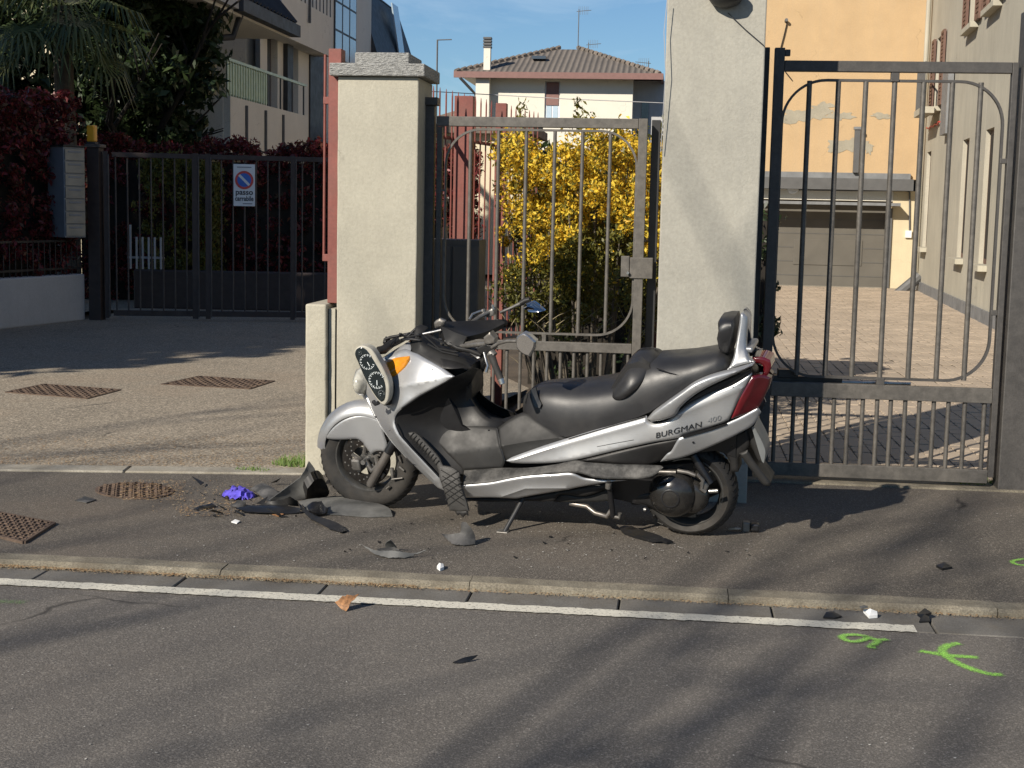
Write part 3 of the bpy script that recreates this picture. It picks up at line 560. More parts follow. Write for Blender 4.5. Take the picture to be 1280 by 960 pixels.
# ================================================================== RIGHT BUILDING
RO = np.array([4.36, 19.96, 0]); RD = np.array([.68, 11.24, 0]); RD /= np.linalg.norm(RD)
rz = math.atan2(RD[1], RD[0])          # local x runs along the wall (away), local y points left (out of the wall)
rb = tag(empty('stucco_house', (4.36, 19.96, 0), rz), 'weathered grey beige stucco house with brown shutters along the courtyard', 'house')
def RW(px, py):
    n = np.array([-RD[1], RD[0], 0]); p = PP(px, py, RO, n); return float((p-RO)@RD), float(p[2])
WIN = [(4.20, 4.98, .86, 2.80), (1.62, 2.42, .84, 2.82), (9.75, 10.50, .92, 2.83), (4.02, 5.05, 4.60, 6.1), (1.65, 2.7, 4.60, 6.1), (8.6, 9.7, 3.62, 5.0)]
def wall_with_holes(name, u0, u1, z0, z1, holes, mat, parent, y0=0.0, depth=.075):
    us = sorted(set([u0, u1]+[h[0] for h in holes]+[h[1] for h in holes])); zs = sorted(set([z0, z1]+[h[2] for h in holes]+[h[3] for h in holes]))
    inh = lambda u, z: any(h[0] < u < h[1] and h[2] < z < h[3] for h in holes); m = MB(); v = {}; vs = []; fs = []
    def vid(u, y, z):
        k = (round(u, 5), round(y, 5), round(z, 5))
        if k not in v: v[k] = len(vs); vs.append((u, y, z))
        return v[k]
    for i in range(len(us)-1):
        for j in range(len(zs)-1):
            if not inh((us[i]+us[i+1])/2, (zs[j]+zs[j+1])/2): fs.append([vid(us[i], y0, zs[j]), vid(us[i+1], y0, zs[j]), vid(us[i+1], y0, zs[j+1]), vid(us[i], y0, zs[j+1])])
    for (a, b, c, d) in holes:
        y1 = y0-depth
        for q in (((a, y0, c), (b, y0, c), (b, y1, c), (a, y1, c)), ((a, y0, d), (b, y0, d), (b, y1, d), (a, y1, d)), ((a, y0, c), (a, y0, d), (a, y1, d), (a, y1, c)), ((b, y0, c), (b, y0, d), (b, y1, d), (b, y1, c))): fs.append([vid(*p) for p in q])
    return mesh_obj(name, vs, fs, mat, parent)
wall_with_holes('wall', -7.5, 11.5, 0, 11, WIN, MAT['greywall'], rb)
MB().box(-7.5, 11.4, -.5, -.24, 0, 11).obj('inner_wall', MAT['core'], rb)
MB().box(-7.7, -7.502, -9, -.001, 0, 11).obj('front_wall', MAT['greywall'], rb)
MB().box(-7.5, 11.4, .001, .035, 0, .20).obj('plinth', MAT['lead'], rb)
for i, (a, b, c, d) in enumerate(WIN):
    w = bx('window', a+.002, b-.002, -.12, -.068, c+.002, d-.002, MAT['shutter'], rb); bx('pane', a+.08, b-.08, -.0675, -.064, c+.08, d-.08, MAT['core'], w)
    bx('sill', a-.10, b+.10, .001, .13, c-.09, c-.003, MAT['plinth'], rb)
    if i in (3, 4, 5):
        for (u, s) in ((a-.02, -1), (b+.02, 1)):
            w_ = .46; lv = empty('shutter', (0, 0, 0), 0, rb); x0_, x1_ = (u-w_, u) if s < 0 else (u, u+w_)
            for k in range(int((d-c)/.07)): MB().box(x0_+.03, x1_-.03, .03, .055, c+.05+k*.07, c+.10+k*.07).obj('slat', MAT['shutter'], lv)
            for (xa, xb, za, zb) in ((x0_, x0_+.03, c, d), (x1_-.03, x1_, c, d), (x0_+.03, x1_-.03, c, c+.048), (x0_+.03, x1_-.03, d-.05, d)): MB().box(xa, xb, .02, .065, za, zb).obj('frame', MAT['shutter'], lv)
u_, z_ = RW(1188, 150); MB().box(u_-.35, u_+.5, .02, .12, 3.0, 4.2).obj('wall_panel', MAT['lead'], rb)
MB().tube([(10.9, .09, .3), (10.9, .09, 9)], .05, 8).obj('downpipe', MAT['greywall'], rb, smooth=60)
MB().box(8.4, 9.9, .132, .36, 3.48, 3.60).obj('balcony_ledge', MAT['plinth'], rb)
for k in range(8): MB().tube([(8.45+k*.2, .33, 3.6), (8.45+k*.2, .33, 4.4)], .012, 5).obj('balcony_bar', MAT['beam'], rb)
MB().tube([(8.4, .33, 4.42), (9.9, .33, 4.42)], .02, 6).obj('balcony_rail', MAT['beam'], rb)
pts = [(8.2+.25*i, .03+.01*(i % 2), 3.30+.02*math.sin(i*2.3)) for i in range(10)]; MB().tube(pts, .018, 5).obj('red_cord', MAT['signr'], rb)
# ================================================================== WHITE HOUSE
wh = tag(empty('white_house', (-5.3, 61, .12)), 'white two storey house with brown tiled hip roof beyond the shrub', 'house')
wx0, wx1 = -3.25, 3.25
wall_with_holes('wall', wx0, wx1, 0, 6.95, [(-.42, .22, 5.05, 6.72)], MAT['whitewall'], wh, 0, -.25)
MB().box(wx1, wx1+1.5, 1.2, 9, 0, 6.9).obj('side_wing', MAT['lowwall'], wh); MB().box(wx1+.35, wx1+.65, 1.15, 1.199, 4.4, 6.0).obj('window', MAT['glass'], wh)
MB().box(wx0, wx1, .3, 9, 0, 6.94).obj('rear_wall', MAT['whitewall'], wh)
MB().box(wx0-.02, wx0+.55, -.5, -.02, 0, 6.9).obj('chimney_breast', MAT['whitewall'], wh)
hip = [(-4.10, -.7, 7.0), (4.35, -.7, 7.0), (4.9, 10, 7.0), (-4.1, 10, 7.0), (-.35, 4.2, 8.50), (.75, 4.2, 8.50)]
roof = mesh_obj('roof', hip, [[0, 1, 5, 4], [1, 2, 5], [2, 3, 4, 5], [3, 0, 4]], None, wh)
rm, n_, p_, o_ = nodes('hip_roof_tiles'); v_ = ocoord(n_); wv = n_.nodes.new('ShaderNodeTexWave'); wv.inputs['Scale'].default_value = 1.3; wv.inputs['Distortion'].default_value = .6; wv.bands_direction = 'X'; n_.links.new(v_, wv.inputs[0])
c_ = mixc(n_, wv.outputs[1], (.115, .097, .082), (.19, .162, .135)); c_ = mixc(n_, ramp(n_, nz(n_, .9, 6, .7, v_), [(.4, 0.0), (.7, .6)]), c_, (.10, .088, .075)); n_.links.new(c_, p_.inputs['Base Color']); p_.inputs['Roughness'].default_value = .9; bump(n_, p_, wv.outputs[1], .8, .06)
roof.data.materials.append(rm)
for k in range(18):
    t = k/17; a = np.array(hip[0])*(1-t)+np.array(hip[4])*t; MB().tube([a+[0, 0, .03], a+[.14, .18, .11]], .10, 6).obj('ridge_tile', MAT['tile'], roof); a = np.array(hip[1])*(1-t)+np.array(hip[5])*t; MB().tube([a+[0, 0, .03], a+[-.14, .18, .11]], .10, 6).obj('ridge_tile', MAT['tile'], roof)
MB().box(-4.16, 4.42, -.80, -.70, 6.78, 7.03).obj('fascia', MAT['fascia'], wh); MB().box(4.42, 4.5, -.8, 10, 6.78, 7.03).obj('fascia', MAT['fascia'], wh)
MB().box(-4.1, 4.35, -.68, 9.5, 6.952, 6.985).obj('soffit', MAT['whitewall'], wh)
w = bx('window', -.42, .22, .10, .18, 5.05, 6.72, MAT['white'], wh); bx('roller_shutter', -.36, .16, .05, .095, 5.75, 6.70, MAT['fascia'], w); bx('pane', -.34, -.125, .08, .097, 5.15, 5.72, MAT['glassb'], w); bx('pane', -.075, .14, .08, .097, 5.15, 5.72, MAT['glassb'], w)
MB().box(-.48, .28, -.14, -.005, 4.98, 5.048).obj('sill', MAT['lowwall'], wh)
MB().tube([(-3.9, -.8, 6.78), (-3.5, -.4, 6.35), (-3.33, -.1, 6.15), (-3.33, -.06, 2)], .06, 8).obj('downpipe', MAT['beam'], wh)
ch = bx('chimney', -3.0, -2.72, -.2, .1, 7.15, 8.05, MAT['whitewall'], roof)
for k in range(4): bx('chimney_cowl', -3.03, -2.69, -.23, .13, 8.06+k*.12, 8.14+k*.12, MAT['beam'], roof)
bx('skylight', -1.15, -.55, 1.5, 2.0, 7.80, 7.93, MAT['glass'], roof)
def antenna(x, y, z0, h, flip=1):
    m = MB(); m.tube([(x, y, z0), (x, y, z0+h)], .022, 5); m.tube([(x-.1*flip, y, z0+h-.1), (x+.55*flip, y, z0+h-.04)], .014, 5)
    for k in range(6): m.tube([(x+.08*k*flip, y-.02, z0+h-.24), (x+.08*k*flip, y+.02, z0+h+.12)], .008, 4)
    return m
antenna(.62, 4.2, 8.5, 1.75).obj('antenna', MAT['beam'], roof); antenna(1.1, 4.0, 8.4, .38).obj('antenna', MAT['beam'], roof); antenna(3.85, 0.5, 7.1, .55, -1).obj('antenna', MAT['beam'], roof)
fh = tag(empty('far_house', (-10.4, 75, 0)), 'far house gable edge peeking beside the white house', 'house')
MB().box(-2, 2.2, 0, 6, 0, 6.3).obj('wall', MAT['whitewall'], fh); mesh_obj('roof', [(-3.2, -1, 5.6), (2.6, -1, 7.3), (2.6, 7, 7.3), (-3.2, 7, 5.6), (2.6, -1, 7.55), (-3.2, -1, 5.85), (2.6, 7, 7.55), (-3.2, 7, 5.85)], [[0, 1, 4, 5], [5, 4, 6, 7], [0, 1, 2, 3], [1, 2, 6, 4], [3, 0, 5, 7]], MAT['tile'], fh)
a = PY(546, 100, 50); m = MB(); m.tube([(0, 0, 0), (0, 0, float(PY(546, 50, 50)[2]))], .03, 5); zt_ = float(PY(546, 50, 50)[2]); m.tube([(-.02, 0, zt_), (.5, 0, zt_+.02)], .02, 5)
tag(tag(m.obj('antenna_mast', MAT['beam']), 'thin lone antenna mast against the sky left of the house', 'antenna')).location = (float(a[0]), 50, 0)
a, b = PY(600, 117, 40), PY(826, 128, 40); tag(MB().tube([a-(b-a)*.4, (a+b)/2+np.array([0, 0, -.03]), b+(b-a)*.3], .012, 5).obj('overhead_wire', MAT['wirel']), 'pale overhead wire crossing in front of the white house', 'wire')

cb = tag(empty('garden_building', (-5.4, 33, 0)), 'sunlit cream garden building glimpsed between the red pickets', 'building')
bx('wall', -1.6, 1.9, 0, 3, 0, 3.2, MAT['cream'], cb); bx('roof', -1.8, 2.1, -.25, 3.2, 3.201, 3.4, MAT['tile'], cb)

va = PY(1066, 215, 31.25); vb = PY(1077, 155, 31.25); vs_ = tag(empty('shadow_slab', (float(va[0]), 31.25, 2.42)), 'slim dark slab added on the garage ledge for a shadow on the yellow wall', 'shadow')
bx('stack', 0, float(vb[0]-va[0])-.02, -.05, .05, 0, float(vb[2])-2.42-.12, MAT['beam'], vs_); bx('cap', -.02, float(vb[0]-va[0]), -.07, .07, float(vb[2])-2.42-.119, float(vb[2])-2.42-.06, MAT['lead'], vs_)  # dark slab added where only a shadow lies on the wall
# ================================================================== LEFT: low wall, hedge, mailboxes, brown gate
lw = tag(empty('low_wall', (-7.40, 17.45, 0)), 'low whitewashed wall with iron railing beneath the red hedge', 'wall')
wd = np.array([-.50, -2.4]); wd /= np.linalg.norm(wd); wn = np.array([wd[1], -wd[0]])   # wn points left
def wpt(s, t, z): q = wd*s+wn*t; return (float(q[0]), float(q[1]), z)
if wn[0] > 0: wn = -wn
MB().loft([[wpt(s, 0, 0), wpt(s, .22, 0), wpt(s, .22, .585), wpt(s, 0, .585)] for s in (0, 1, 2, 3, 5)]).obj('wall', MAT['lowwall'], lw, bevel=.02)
MB().tube([wpt(0, .08, .66), wpt(4.8, .08, .66)], .018, 4).obj('rail', MAT['iron_dark'], lw); MB().tube([wpt(0, .08, 1.0), wpt(4.8, .08, 1.0)], .018, 4).obj('rail', MAT['iron_dark'], lw)
for i in range(44): MB().tube([wpt(.05+i*.11, .08, .585), wpt(.05+i*.11, .08, 1.0)], .008, 5).obj('bar', MAT['iron_dark'], lw)
def hedge(name, label, lo, hi, n, ncl, leaf, mat, seed, spread=.14, loc=(0, 0, 0), rz=0, core=True, far=False):
    h = tag(empty(name, loc, rz), label, 'hedge'); lo = np.array(lo, float); hi = np.array(hi, float)
    def fn(r, k):
        p = r.random((k, 3)); face = r.integers(0, 4, k); p[face == 0, 1] = (1-r.random((face == 0).sum())*.18) if far else r.random((face == 0).sum())*.18; p[face == 1, 2] = 1-r.random((face == 1).sum())**2*.12; p[face == 2, 0] = 1-r.random((face == 2).sum())*.15
        q = lo+(hi-lo)*p; q[:, 2] += .06*np.sin(q[:, 0]*4)+.05*np.sin(q[:, 1]*5+1); return q
    leaves('foliage', clumps(n, ncl, fn, spread, seed), leaf, mat, h, .42, bias=(0, -.2, .5), seed=seed+1)['kind'] = 'stuff'
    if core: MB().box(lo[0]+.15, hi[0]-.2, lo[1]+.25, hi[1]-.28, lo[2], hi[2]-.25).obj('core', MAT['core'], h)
    return h
rzw = math.atan2(wd[1], wd[0])     # along wall toward the road
hedge('red_hedge', 'dark red photinia hedge above the low white wall', (-.1, -1.2, .55), (4.6, -.10, 2.72), 60000, 1700, .08, MAT['redleaf'], 31, loc=(-7.40, 17.45, 0), rz=rzw, far=True)
# mailboxes
mbx = tag(empty('mailbox_bank', tuple(PY(80, 240, 16.9)*[1, 1, 0]), math.radians(58)), 'grey bank of six stacked mailboxes on the low wall railing', 'mailbox')
z0, z1 = float(PY(80, 297, 16.9)[2]), float(PY(80, 183, 16.9)[2])
bx('case', -.0, .30, 0, .34, z0, z1, MAT['mailbox'], mbx, .006)
for k in range(7):
    h_ = (z1-z0-.03)/7; d_ = bx('door', .012, .288, -.016, -.001, z0+.02+k*h_, z0+.02+(k+.9)*h_, MAT['mailbox2'], mbx); bx('slot', .06, .24, -.020, -.0165, z0+.02+(k+.6)*h_, z0+.02+(k+.75)*h_, MAT['mailbox'], d_)
bx('roof', -.02, .32, -.03, .36, z1+.001, z1+.02, MAT['iron_dark'], mbx)
bx('bracket', .06, .10, .341, .52, z0+.1, z0+.14, MAT['iron_dark'], mbx); bx('bracket', .06, .10, .341, .52, z1-.2, z1-.16, MAT['iron_dark'], mbx)
# brown gate
gp = tag(empty('gate_post', (-7.262, 17.5, 0)), 'brown square gate post with capped top and amber lamp', 'post')
bx('post', -.08, .075, -.08, .08, 0, 2.16, MAT['brown_iron'], gp); bx('cap', -.10, .10, -.10, .10, 2.161, 2.20, MAT['brown_edge'], gp)
al = tag(empty('warning_lamp', (-7.30, 17.5, 2.2)), 'small amber warning lamp on top of the brown gate post', 'lamp')
bx('lens', -.055, .05, -.05, .05, .03, .235, MAT['amber'], al, .015); bx('base', -.06, .055, -.055, .055, .001, .029, MAT['iron_dark'], al)
gd = np.array([2.67, .70]); gl = math.atan2(gd[1], gd[0]); gdu = gd/np.linalg.norm(gd); gO = np.array([-7.18, 17.52, 0])
bg_ = tag(empty('brown_gate', tuple(gO), gl), 'brown barred two leaf gate carrying a no parking sign', 'gate')
def LG(px, py):
    p = PP(px, py, gO, (-gdu[1], gdu[0], 0)); return float((p-gO)@np.array([gdu[0], gdu[1], 0])), float(p[2])
zt = 2.10
uc = LG(250, 300)[0]; us_ = [LG(133, 300)[0], LG(244, 300)[0], LG(260, 300)[0], LG(366, 300)[0]]
for u, w in zip(us_, (.05, .07, .06, .06)): s_ = bx('stile', u-w/2, u+w/2, -.03, .03, .03, zt+.02, MAT['brown_iron'], bg_); bx('edge_strip', u+w/2+.002, u+w/2+.018, -.034, .02, .05, zt-.02, MAT['brown_edge'], bg_)
bx('top_rail', us_[0]+.08, 3.6, -.028, .028, zt-.05, zt+.01, MAT['brown_iron'], bg_); bx('bottom_rail', us_[0]+.08, 3.6, -.028, .028, .06, .13, MAT['brown_iron'], bg_)
u = us_[0]+.12
while u < 3.55:
    if min(abs(u-k) for k in us_) > .05: MB().tube([(u, 0, .12), (u, 0, zt-.05)], .011, 6).obj('bar', MAT['brown_edge'], bg_)
    u += .145
sg = tag(empty('no_parking_sign', tuple(gO), gl), 'white sign with blue and red no parking disc on the brown gate', 'sign')
ua, za = LG(292, 205); ub, zb = LG(319, 258)
bx('plate', ua, ub, -.052, -.046, zb, za, MAT['signw'], sg, .004); cx_, cz_ = (ua+ub)/2, za-.20
MB().lathe([(.0, 0), (.115, 0), (.115, .003), (0, .003)], (cx_, -.0565, cz_), (0, 1, 0), 36).obj('red_ring', MAT['signr'], sg); MB().lathe([(.0, 0), (.086, 0), (.086, .002), (0, .002)], (cx_, -.0590, cz_), (0, 1, 0), 36).obj('blue_disc', MAT['signb'], sg)
MB().prism([(cx_-.074, -.0615, cz_+.052), (cx_-.052, -.0615, cz_+.074), (cx_+.074, -.0615, cz_-.052), (cx_+.052, -.0615, cz_-.074)], (0, .002, 0)).obj('slash', MAT['signw'], sg)
def text(s, size, mat, parent, loc, rot, name='lettering', bold=.0, shear=0, sx=1.0, extr=.0008):
    cu = bpy.data.curves.new(name, 'FONT'); cu.body = s; cu.size = size; cu.align_x = 'CENTER'; cu.extrude = extr; cu.offset = bold; cu.shear = shear
    t = bpy.data.objects.new(name, cu); COL.objects.link(t); me = bpy.data.meshes.new_from_object(t); bpy.data.objects.remove(t)
    me.materials.clear(); me.materials.append(mat); o = bpy.data.objects.new(name, me); COL.objects.link(o); o.parent = parent; o.location = loc; o.rotation_euler = rot; o.scale = (sx, 1, 1); return o
text('passo', .098, MAT['signk'], sg, (cx_, -.0545, zb+.145), (math.pi/2, 0, 0), bold=.002); text('carrabile', .085, MAT['signk'], sg, (cx_, -.0545, zb+.068), (math.pi/2, 0, 0), bold=.002, sx=.78)
for (x0_, x1_, z_) in ((cx_-.02, cx_+.10, zb+.026), (cx_-.09, cx_+.09, za-.045)): bx('small_print', x0_, x1_, -.0545, -.0525, z_, z_+.012, MAT['mailbox'], sg, 0)
# beyond the gate
hedge('red_hedge', 'dark red photinia hedge beyond the brown gate', (-1.9, 0, 0), (4.3, 1.3, 2.38), 46000, 1500, .08, MAT['redleaf'], 41, loc=(-7.3, 21.3, 0), rz=.16)
gh = hedge('mixed_hedge', 'pale green leafy bush behind the brown gate bars', (0, 0, .35), (1.15, .6, 2.05), 9000, 260, .07, MAT['bushleaf'], 43, loc=(-7.75, 20.1, 0), rz=.16, core=False)
bw_ = tag(empty('inner_wall', (-7.6, 19.6, 0), .16), 'low grey wall beyond the brown gate', 'wall'); bx('wall', 0, 4.6, 0, .2, 0, .55, MAT['brown_iron'], bw_, .02)
wf = tag(empty('white_picket_fence', (-7.85, 19.65, 0), .16), 'short white picket fence glimpsed through the brown gate', 'fence')
for i in range(6): MB().box(.16+i*.085, .185+i*.085, .04, .07, .555, .555+(.62 if i == 0 else .45)).obj('picket', MAT['lowwall'], wf)
MB().box(.12, .64, .072, .10, .70, .73).obj('rail', MAT['lowwall'], wf)
tag(sheet('inner_yard', -8.2, -2, 19.2, 30, .001, MAT['drive']), kind='structure')
# ================================================================== PALM
pm_ = tag(empty('fan_palm', (-9.0, 20.6, 0)), 'shaggy fan palm with drooping fronds above the red hedge', 'palm')
m = MB(); prof = [(0, 0, 0), (.03, .02, 1.2), (0, .0, 2.6), (-.03, 0, 4.3)]; m.tube(prof, [.20, .16, .15, .13], 12); m.obj('trunk', MAT['bark'], pm_, smooth=60)
rp_ = random.Random(5)
def frond(az, el, plen, fan, nleaf, droop):
    m = MB(); d = Vector((math.sin(az)*math.cos(el), -math.cos(az)*math.cos(el), math.sin(el))); o = Vector((-.03, 0, 4.25)); side = d.cross(Vector((0, 0, 1))).normalized()
    tip = o+d*plen+Vector((0, 0, -droop*.5*plen)); upv = side.cross(d).normalized(); m.tube([o, o+d*plen*.5, tip], [.016, .012, .009], 5)
    dd = (d+Vector((0, 0, -droop))).normalized(); upv = side.cross(dd).normalized()
    for k in range(nleaf):
        a = math.radians(-125+250*k/(nleaf-1)); ld = (dd*math.cos(a)+side*math.sin(a)).normalized(); L = fan*(.78+.22*math.cos(a*.6))*rp_.uniform(.9, 1.08); w = .020
        p1 = tip+ld*L*.55+upv*.03; sag = Vector((0, 0, -1))*L*rp_.uniform(.18, .55); p2 = tip+ld*L*.93+sag; n_ = ld.cross(upv).normalized()
        v = [tip-n_*w*.3, tip+n_*w*.3, p1+n_*w, p1-n_*w, p2]; m.add(v, [[0, 1, 2, 3], [3, 2, 4]])
    return m.obj('frond', MAT['palmleaf'], pm_)
for i in range(26):
    az = -1.6+3.6*((i*0.618) % 1.0)+rp_.uniform(-.15, .15); frond(az, rp_.uniform(-.55, .9), rp_.uniform(.6, 1.0), rp_.uniform(.62, .85), 22, rp_.uniform(.2, .9))
for (x_, y_, z_) in ((-.2, -.2, 2.9), (.35, -.3, 3.3)): pass
# ================================================================== BROADLEAF EVERGREENS
def limb_tree(base, h, seed, spread, levels=4, r0_=.16, kids=3, lo=.35):
    r = random.Random(seed); m = MB(); tips = []
    def grow(p, d, L, rad, lev):
        n = 3; pts = [p]; q = p.copy(); dd = d.copy()
        for i in range(n): dd = (dd+Vector((r.uniform(-1, 1), r.uniform(-1, 1), r.uniform(-.3, .6)))*.14).normalized(); q = q+dd*L/n; pts.append(q.copy())
        m.tube(pts, [rad*(1-.4*i/n) for i in range(n+1)], 8 if lev < 2 else 5)
        if lev >= levels: tips.append(q); return
        for k in range(kids+(1 if lev == 0 else 0)):
            t = r.uniform(lo, 1) if k else 1.0; st = pts[0].lerp(pts[-1], t) if t < 1 else q
            ax = Vector((r.uniform(-1, 1), r.uniform(-1, 1), r.uniform(-.25, .8)))
            nd = (dd*.75+ax*spread).normalized(); grow(st, nd, L*r.uniform(.6, .8), rad*r.uniform(.45, .62), lev+1)
    grow(Vector(base), Vector((0, 0, 1)), h*.38, r0_, 0); return m, tips
def broadleaf(name, label, loc, rad, zc, n, ncl, leaf, mat, seed, spread=.42, inner=.35, lean=(0, 0, 0), trunk_r=.15):
    t = tag(empty(name, loc), label, 'tree'); m, tips = limb_tree((0, 0, 0), zc*1.25, seed, .75, 3, trunk_r); m.obj('trunk', MAT['core'], t, smooth=60)
    leaves('crown', clumps(n, ncl, ellipsoid_shell((lean[0], lean[1], zc), rad, inner), spread, seed), leaf, mat, t, .38, bias=(0, -.1, -.5), seed=seed+3)['kind'] = 'stuff'; return t
broadleaf('magnolia_tree', 'dark glossy leaved evergreen tree right of the palm', (-8.85, 23.2, 0), (1.25, 1.3, 2.9), 4.4, 17000, 330, .20, MAT['greenleaf'], 51, .36)
broadleaf('magnolia_tree', 'dark evergreen tree towering behind the palm fronds', (-10.6, 23.5, 0), (1.9, 1.4, 3.2), 4.9, 20000, 360, .20, MAT['greenleaf'], 61, .42)
# evergreens that shade the drive from outside the picture
for (x_, y_, sd_, lab) in ((-11.6, 6.6, 71, 'closest to the road'), (-14.9, 8.9, 81, 'midway along'), (-18.2, 11.2, 91, 'farthest from the drive')):
    broadleaf('unseen_shade_tree', 'unseen tall dense evergreen tree in the side yard, '+lab, (x_, y_, 0), (2.3, 2.3, 5.7), 6.2, 17000, 480, .42, MAT['greenleaf'], sd_, .7, .2, trunk_r=.24)
# bare street trees behind the photographer: their upright boughs streak the road and the pillars with shade
def upright_tree(label, base, nb, R, h0, seed, r0_=.13):
    r = random.Random(seed); t = tag(empty('bare_street_tree', base), label, 'tree'); m = MB(); m.tube([(0, 0, 0), (.05, .02, h0*.6), (0, 0, h0)], [r0_*1.4, r0_*1.1, r0_], 10)
    for i in range(nb):
        a = r.uniform(0, 6.283); q = R*r.random()**.6; ex, ey, ez = math.cos(a)*q, math.sin(a)*q, h0+r.uniform(4.5, 8.5); pts = []
        for k in range(6): f_ = k/5; pts.append(Vector((ex*f_**.7+r.uniform(-.15, .15)*f_, ey*f_**.7+r.uniform(-.15, .15)*f_, h0*.9+(ez-h0*.9)*f_)))
        rad = r.uniform(.035, .065); m.tube(pts, [rad*(1-.75*k/5) for k in range(6)], 6)
        for j in range(5):
            p = pts[2+j % 4].lerp(pts[min(5, 3+j % 4)], r.random()); d = Vector((r.uniform(-1, 1), r.uniform(-1, 1), r.uniform(.3, 1.4))).normalized(); L = r.uniform(.8, 1.9); e = p+d*L*.5+Vector((0, 0, .1)); m.tube([p, e, p+d*L+Vector((0, 0, .3))], [rad*.4, rad*.3, .006], 5)
    m.obj('trunk', MAT['bark'], t, smooth=60)
upright_tree('bare branched street tree across the road, broader of the two', (-5.4, -8.6, -.03), 30, 4.2, 3.6, 5)
upright_tree('bare branched street tree across the road, narrower of the two', (-11.6, -8.4, -.03), 14, 3.4, 3.8, 9, .10)
# ================================================================== LEFT BUILDING
lb = tag(empty('apartment_house', (-8.5, 28.9, 0)), 'beige apartment house with balconies and dark mansard roof behind the brown gate', 'building')
def LB(px, py, X0=-8.5):
    p = PP(px, py, (X0, 0, 0), (1, 0, 0)); return float(p[1])-28.9, float(p[2])
def onface(name, x, rects, mat, parent, th=.03, bev=0):  # rect in (y0,y1,z0,z1), face towards +X
    return [MB().box(x, x+th, a, b, c, d).obj(name, mat, parent, bevel=bev) for (a, b, c, d) in rects]
(wa, wz), (wb, wz2) = LB(334, 125), LB(347, 65); (wc, wz3), (wd_, wz4) = LB(362, 135), LB(373, 73)
ztop = LB(360, 47)[1]
pxw = [(wa, wb, 3.45, 5.15), (wc, wd_, 3.45, 5.15)]
yE = LB(525, 90)[0]
m = MB(); hol = [(a, b, c, d) for (a, b, c, d) in pxw]
yE = LB(519, 90)[0]; wl = wall_with_holes('wall', 0, LB(464, 40)[0], 0, 8.2, hol, MAT['leftwall'], lb, 0, -.25); wl.rotation_euler = (0, 0, math.pi/2)
MB().box(-8, -.3, 0, LB(464, 40)[0], 0, 8.2).obj('rear_wall', MAT['leftwall'], lb)
MB().box(-8, -.9, -2.6, -.01, 0, 8.0).obj('front_wing', MAT['cream'], lb)
for (a, b, c, d) in pxw: w = MB().box(-.20, -.14, a+.003, b-.003, c+.003, d-.003).obj('window', MAT['shutter'], lb); MB().box(-.139, -.135, a+.1, b-.05, c+.08, d-.08).obj('pane', MAT['glass'], w); MB().box(.001, .12, a-.06, b+.06, c-.08, c-.002).obj('sill', MAT['lowwall'], lb)
yA = LB(354, 100)[0]; MB().box(.001, .10, yA, yA+.45, 2.5, 5.5).obj('dark_column', MAT['slate'], lb)
yg0, yg1 = LB(386, 100)[0], LB(403, 100)[0]; MB().box(.001, .04, yg0, yg1, .0, 5.45).obj('dark_glazing', MAT['slate'], lb)
# recessed bay window + balcony
MB().box(-.899, -.87, -2.0, -1.0, 2.9, 5.1).obj('window', MAT['glass'], lb)
(b0, bz0), (b1, bz1) = LB(279, 120, -8.05), LB(378, 139, -8.05)
MB().box(.02, .449, b0, b1, bz0-1.02, bz0-.9).obj('balcony_slab', MAT['leftwall'], lb); MB().box(.45, .58, b0, b1, bz0-1.0, bz0).obj('balcony_parapet', MAT['leftwall'], lb); MB().box(-.86, .449, b0-.02, b0+.1, bz0-1.0, bz0).obj('balcony_parapet', MAT['leftwall'], lb)
yl = LB(330, 120, -8.05)[0]
k = 0; y = b0
while y < b1: MB().box(.50, .53, y, y+.03, bz0, bz0+.62).obj('baluster', MAT['rail_lit'] if y < yl else MAT['beam'], lb); y += .16 if y < yl else .9
MB().box(.49, .54, b0, b1, bz0+.62, bz0+.67).obj('handrail', MAT['rail_lit'], lb); MB().box(.505, .515, b0, yl, bz0+.05, bz0+.6).obj('balcony_rail_lit', MAT['rail_lit'], lb)
for px in (307, 331, 353): yy, zz_ = LB(px, 140, -7.92); MB().tube([(.60, yy, bz0-.9), (.60, yy, bz0-.1)], .03, 6).obj('drain_spout', MAT['beam'], lb)
# upper balcony
(u0_, uz0), (u1_, uz1) = LB(352, 0, -8.1), LB(414, 25, -8.1); zpb = LB(360, 47, -8.1)[1]
MB().box(.01, .40, u0_, u1_, zpb, uz1+.05).obj('upper_parapet', MAT['leftwall'], lb); MB().box(.36, .39, u0_, u1_, uz1+.45, uz1+.5).obj('upper_handrail', MAT['beam'], lb)
for i in range(14): y = u0_+(u1_-u0_)*i/13; MB().box(.365, .385, y, y+.03, uz1+.05, uz1+.45).obj('upper_baluster', MAT['beam'], lb)
MB().tube([(.44, LB(385, 20, -8.1)[0], uz1+.3), (.44, LB(385, 20, -8.1)[0], zpb-.1+.6)], .03, 6).obj('drain_spout', MAT['beam'], lb)
# stair glazing
gy0, gy1 = LB(417, 40)[0], LB(444, 40)[0]; gz1 = 9.2; gz0 = LB(430, 78)[1]
MB().box(.001, .03, gy0, gy1, gz0-3, gz1).obj('glazing_frame', MAT['slate'], lb)
nr, nc = 6, 3
for i in range(nr):
    for j in range(nc):
        a = gy0+(gy1-gy0)*(j+.08)/nc; b = gy0+(gy1-gy0)*(j+.92)/nc; c = gz0+(gz1-gz0)*(i+.04)/nr; d = gz0+(gz1-gz0)*(i+.96)/nr
        MB().box(.031, .036, a, b, c, d).obj('pane', MAT['glassb'], lb)
